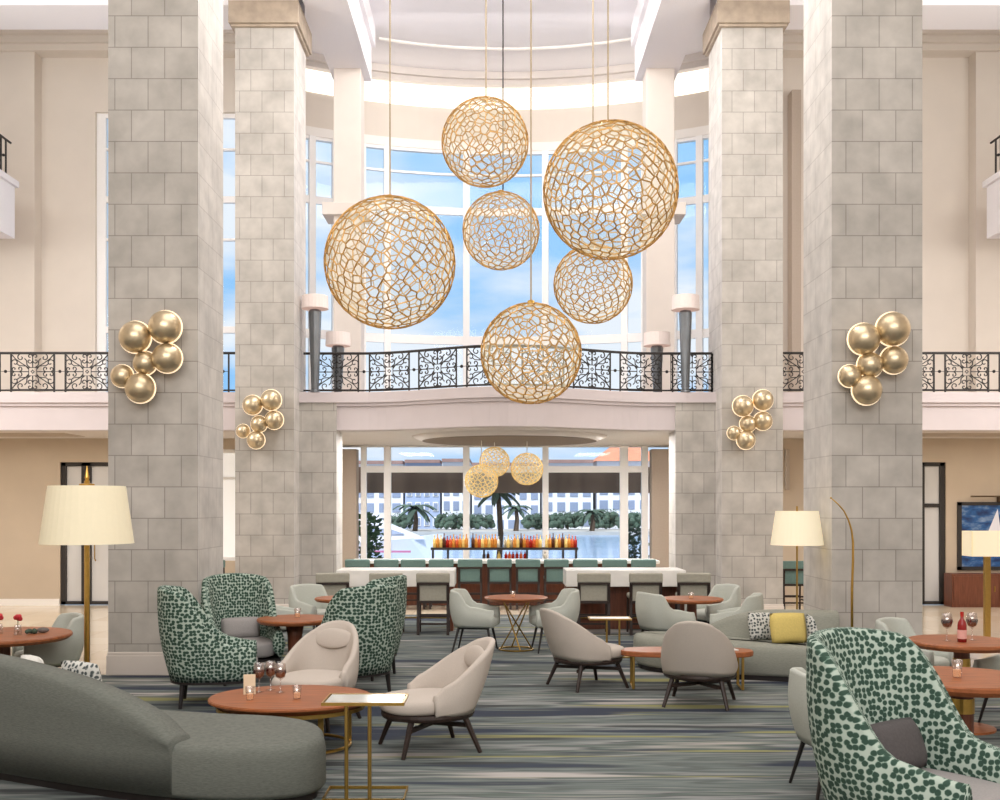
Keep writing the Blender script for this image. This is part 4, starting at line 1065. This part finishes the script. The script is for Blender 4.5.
for i, (px, w, h, l) in enumerate([(400, 2.4, 1.1, 'dark green hedge tree at the far left of the waterside'), (452, 2.6, 1.2, 'dark green hedge tree left of the tall palm'), (478, 2.4, 1.1, 'dark green hedge tree just left of the palm trunk'), (540, 2.6, 1.2, 'dark green hedge tree behind the right bottles'), (568, 2.6, 1.3, 'dark green hedge tree right of the bottle shelf'), (606, 2.6, 1.5, 'dark green hedge tree near the right window bar'), (632, 2.0, 1.3, 'dark green hedge tree at the far right waterside')]):
    bush(px, 80.4 + 1.0 * (i % 3), 533, w * .5, h * .75, l, 'waterside_tree', 'trees along the far waterside', 'leaf_dark', 10 + i)
# yacht
Y = 38
t = thing('yacht', 'white motor yacht outside the left part of the bar window', 'boat', (X(391, Y), Y, -.035))
t.scale = (.85, .85, .72)
hl = []
for f, w, zt_ in ((0, .9, 1.1), (.35, 1.0, 1.15), (.7, .7, 1.3), (.9, .3, 1.45), (1, .02, 1.5)):
    x = -2.4 + 4.6 * f; hl.append([(x, -w, zt_), (x - .1 * f, -w * .6, 0), (x - .1 * f, w * .6, 0), (x, w, zt_)])
MB().rings(hl).build('hull', 'hull_white', t)
MB().rings([[(-2.2, -.8, 1.1), (1.4, -.6, 1.25), (1.4, .6, 1.25), (-2.2, .8, 1.1)], [(-2.1, -.7, 2.3), (-.5, -.55, 2.2), (-.5, .55, 2.2), (-2.1, .7, 2.3)]]).build('cabin', 'hull_white', t)
MB().rings([[(-1.9, -.83, 1.5), (.6, -.68, 1.5), (.6, -.60, 1.52), (-1.9, -.7, 1.52)], [(-1.9, -.79, 1.85), (.0, -.64, 1.75), (.0, -.58, 1.75), (-1.9, -.68, 1.85)]]).build('cabin_window', 'pane_dark', t)
MB().box(-2.2, .9, -1.02, -.96, .62, .72).build('stripe', 'hull_pink', t)

# ------------------------------------------------------------------ world, lights, camera
w = bpy.data.worlds.new('sky'); scene.world = w; w.use_nodes = True; nt = w.node_tree
bg = nt.nodes['Background']; tc = N(nt, 'ShaderNodeTexCoord'); mp = N(nt, 'ShaderNodeMapping'); mp.inputs['Scale'].default_value = (2.2, 2.2, 7)
mp.inputs['Location'].default_value = (.3, 0, .35)
no = N(nt, 'ShaderNodeTexNoise'); no.inputs['Scale'].default_value = 2.0; no.inputs['Detail'].default_value = 5; no.inputs['Roughness'].default_value = .5
nt.links.new(tc.outputs['Generated'], mp.inputs[0]); nt.links.new(mp.outputs[0], no.inputs['Vector'])
rp = N(nt, 'ShaderNodeValToRGB'); rp.color_ramp.elements[0].position = .44; rp.color_ramp.elements[1].position = .62
rp.color_ramp.elements[0].color = srgb(158, 208, 250); rp.color_ramp.elements[1].color = srgb(250, 250, 252)
nt.links.new(no.outputs['Fac'], rp.inputs[0])
sx = N(nt, 'ShaderNodeSeparateXYZ'); nt.links.new(tc.outputs['Generated'], sx.inputs[0])
m1 = N(nt, 'ShaderNodeMapRange'); m1.inputs['From Min'].default_value = .42; m1.inputs['From Max'].default_value = .6; nt.links.new(sx.outputs['Z'], m1.inputs['Value'])
mx = N(nt, 'ShaderNodeMix', data_type='RGBA'); nt.links.new(m1.outputs[0], mx.inputs[0]); nt.links.new(rp.outputs[0], mx.inputs[6]); mx.inputs[7].default_value = (1.0, .95, .89, 1)
m2 = N(nt, 'ShaderNodeMapRange'); m2.inputs['From Min'].default_value = -.02; m2.inputs['From Max'].default_value = .03; nt.links.new(sx.outputs['Z'], m2.inputs['Value'])
mx2 = N(nt, 'ShaderNodeMix', data_type='RGBA'); nt.links.new(m2.outputs[0], mx2.inputs[0]); mx2.inputs[6].default_value = (.62, .58, .54, 1); nt.links.new(mx.outputs[2], mx2.inputs[7])
nt.links.new(mx2.outputs[2], bg.inputs[0]); bg.inputs[1].default_value = 1.0

def area(name, loc, rotv, sx_, sy_, power, color=(1, .94, .86)):
    l = bpy.data.lights.new(name, 'AREA'); l.shape = 'RECTANGLE'; l.size = sx_; l.size_y = sy_; l.energy = power; l.color = color
    o = bpy.data.objects.new(name, l); col.objects.link(o); o.location = loc; o.rotation_euler = rotv; return o
area('atrium_fill', (.2, 10, 12.1), (0, 0, 0), 9, 8, 520, (1, .97, .93))  # unseen overhead fill, added to brighten the hall below
area('front_fill', (.2, -3, 8), (R(62), 0, 0), 14, 6, 1250, (1, .97, .95))  # unseen fill behind the camera, added to light the foreground
area('rear_fill', (.2, 18.2, 11.4), (R(66), 0, 0), 4.4, 1, 110, (1, .97, .94))  # out-of-view fill, added to brighten the rear around the bow window
for s in (-1, 1):
    area('side_fill', (.2 + s * .8, 16.2, 11.2), (0, R(-s * 58), 0), 1.2, 3.2, 210, (1, .98, .96))  # unseen fill, added to lighten the inner column sides
    area('bar_fill', (.2 + s * 2.3, 21.6, SB - .05), (0, 0, 0), .8, 2.0, 130, (1, .97, .94))  # fill under the soffit, added to brighten the bar alcove
    area('wing_fill', (.2 + s * 9.5, 21.0, SB - .08), (0, 0, 0), 5, 1.0, 20, (1, .93, .82))  # added fill under the balcony wings for the lower walls
    area('rear_fill', (.2 + s * 10.6, 14.2, 7.6), (R(90), 0, R(s * 14)), 4, 4, 420, (1, .97, .94))  # out-of-view fill, added to even out the upper wing walls
area('bow_fill', (.2, 21.5, 11.6), (R(40), 0, 0), 5, 1.5, 60, (1, .97, .94))  # added fill for the walls above the bow window
sun = bpy.data.lights.new('sun', 'SUN'); sun.energy = 4.6; sun.angle = R(4); so = bpy.data.objects.new('sun', sun); col.objects.link(so)
so.rotation_euler = (R(38), 0, R(-20))

cam = bpy.data.cameras.new('camera'); co = bpy.data.objects.new('camera', cam); col.objects.link(co)
co.location = (0, 0, H); co.rotation_euler = (PI / 2, 0, 0)
cam.sensor_width = 36; cam.lens = 36 * F / 1000; cam.shift_x = (500 - VX) / 1000; cam.shift_y = (HY - 400) / 1000
cam.clip_end = 1000
scene.camera = co
scene.view_settings.view_transform = 'Standard'
scene.view_settings.look = 'None'
scene.view_settings.exposure = .07
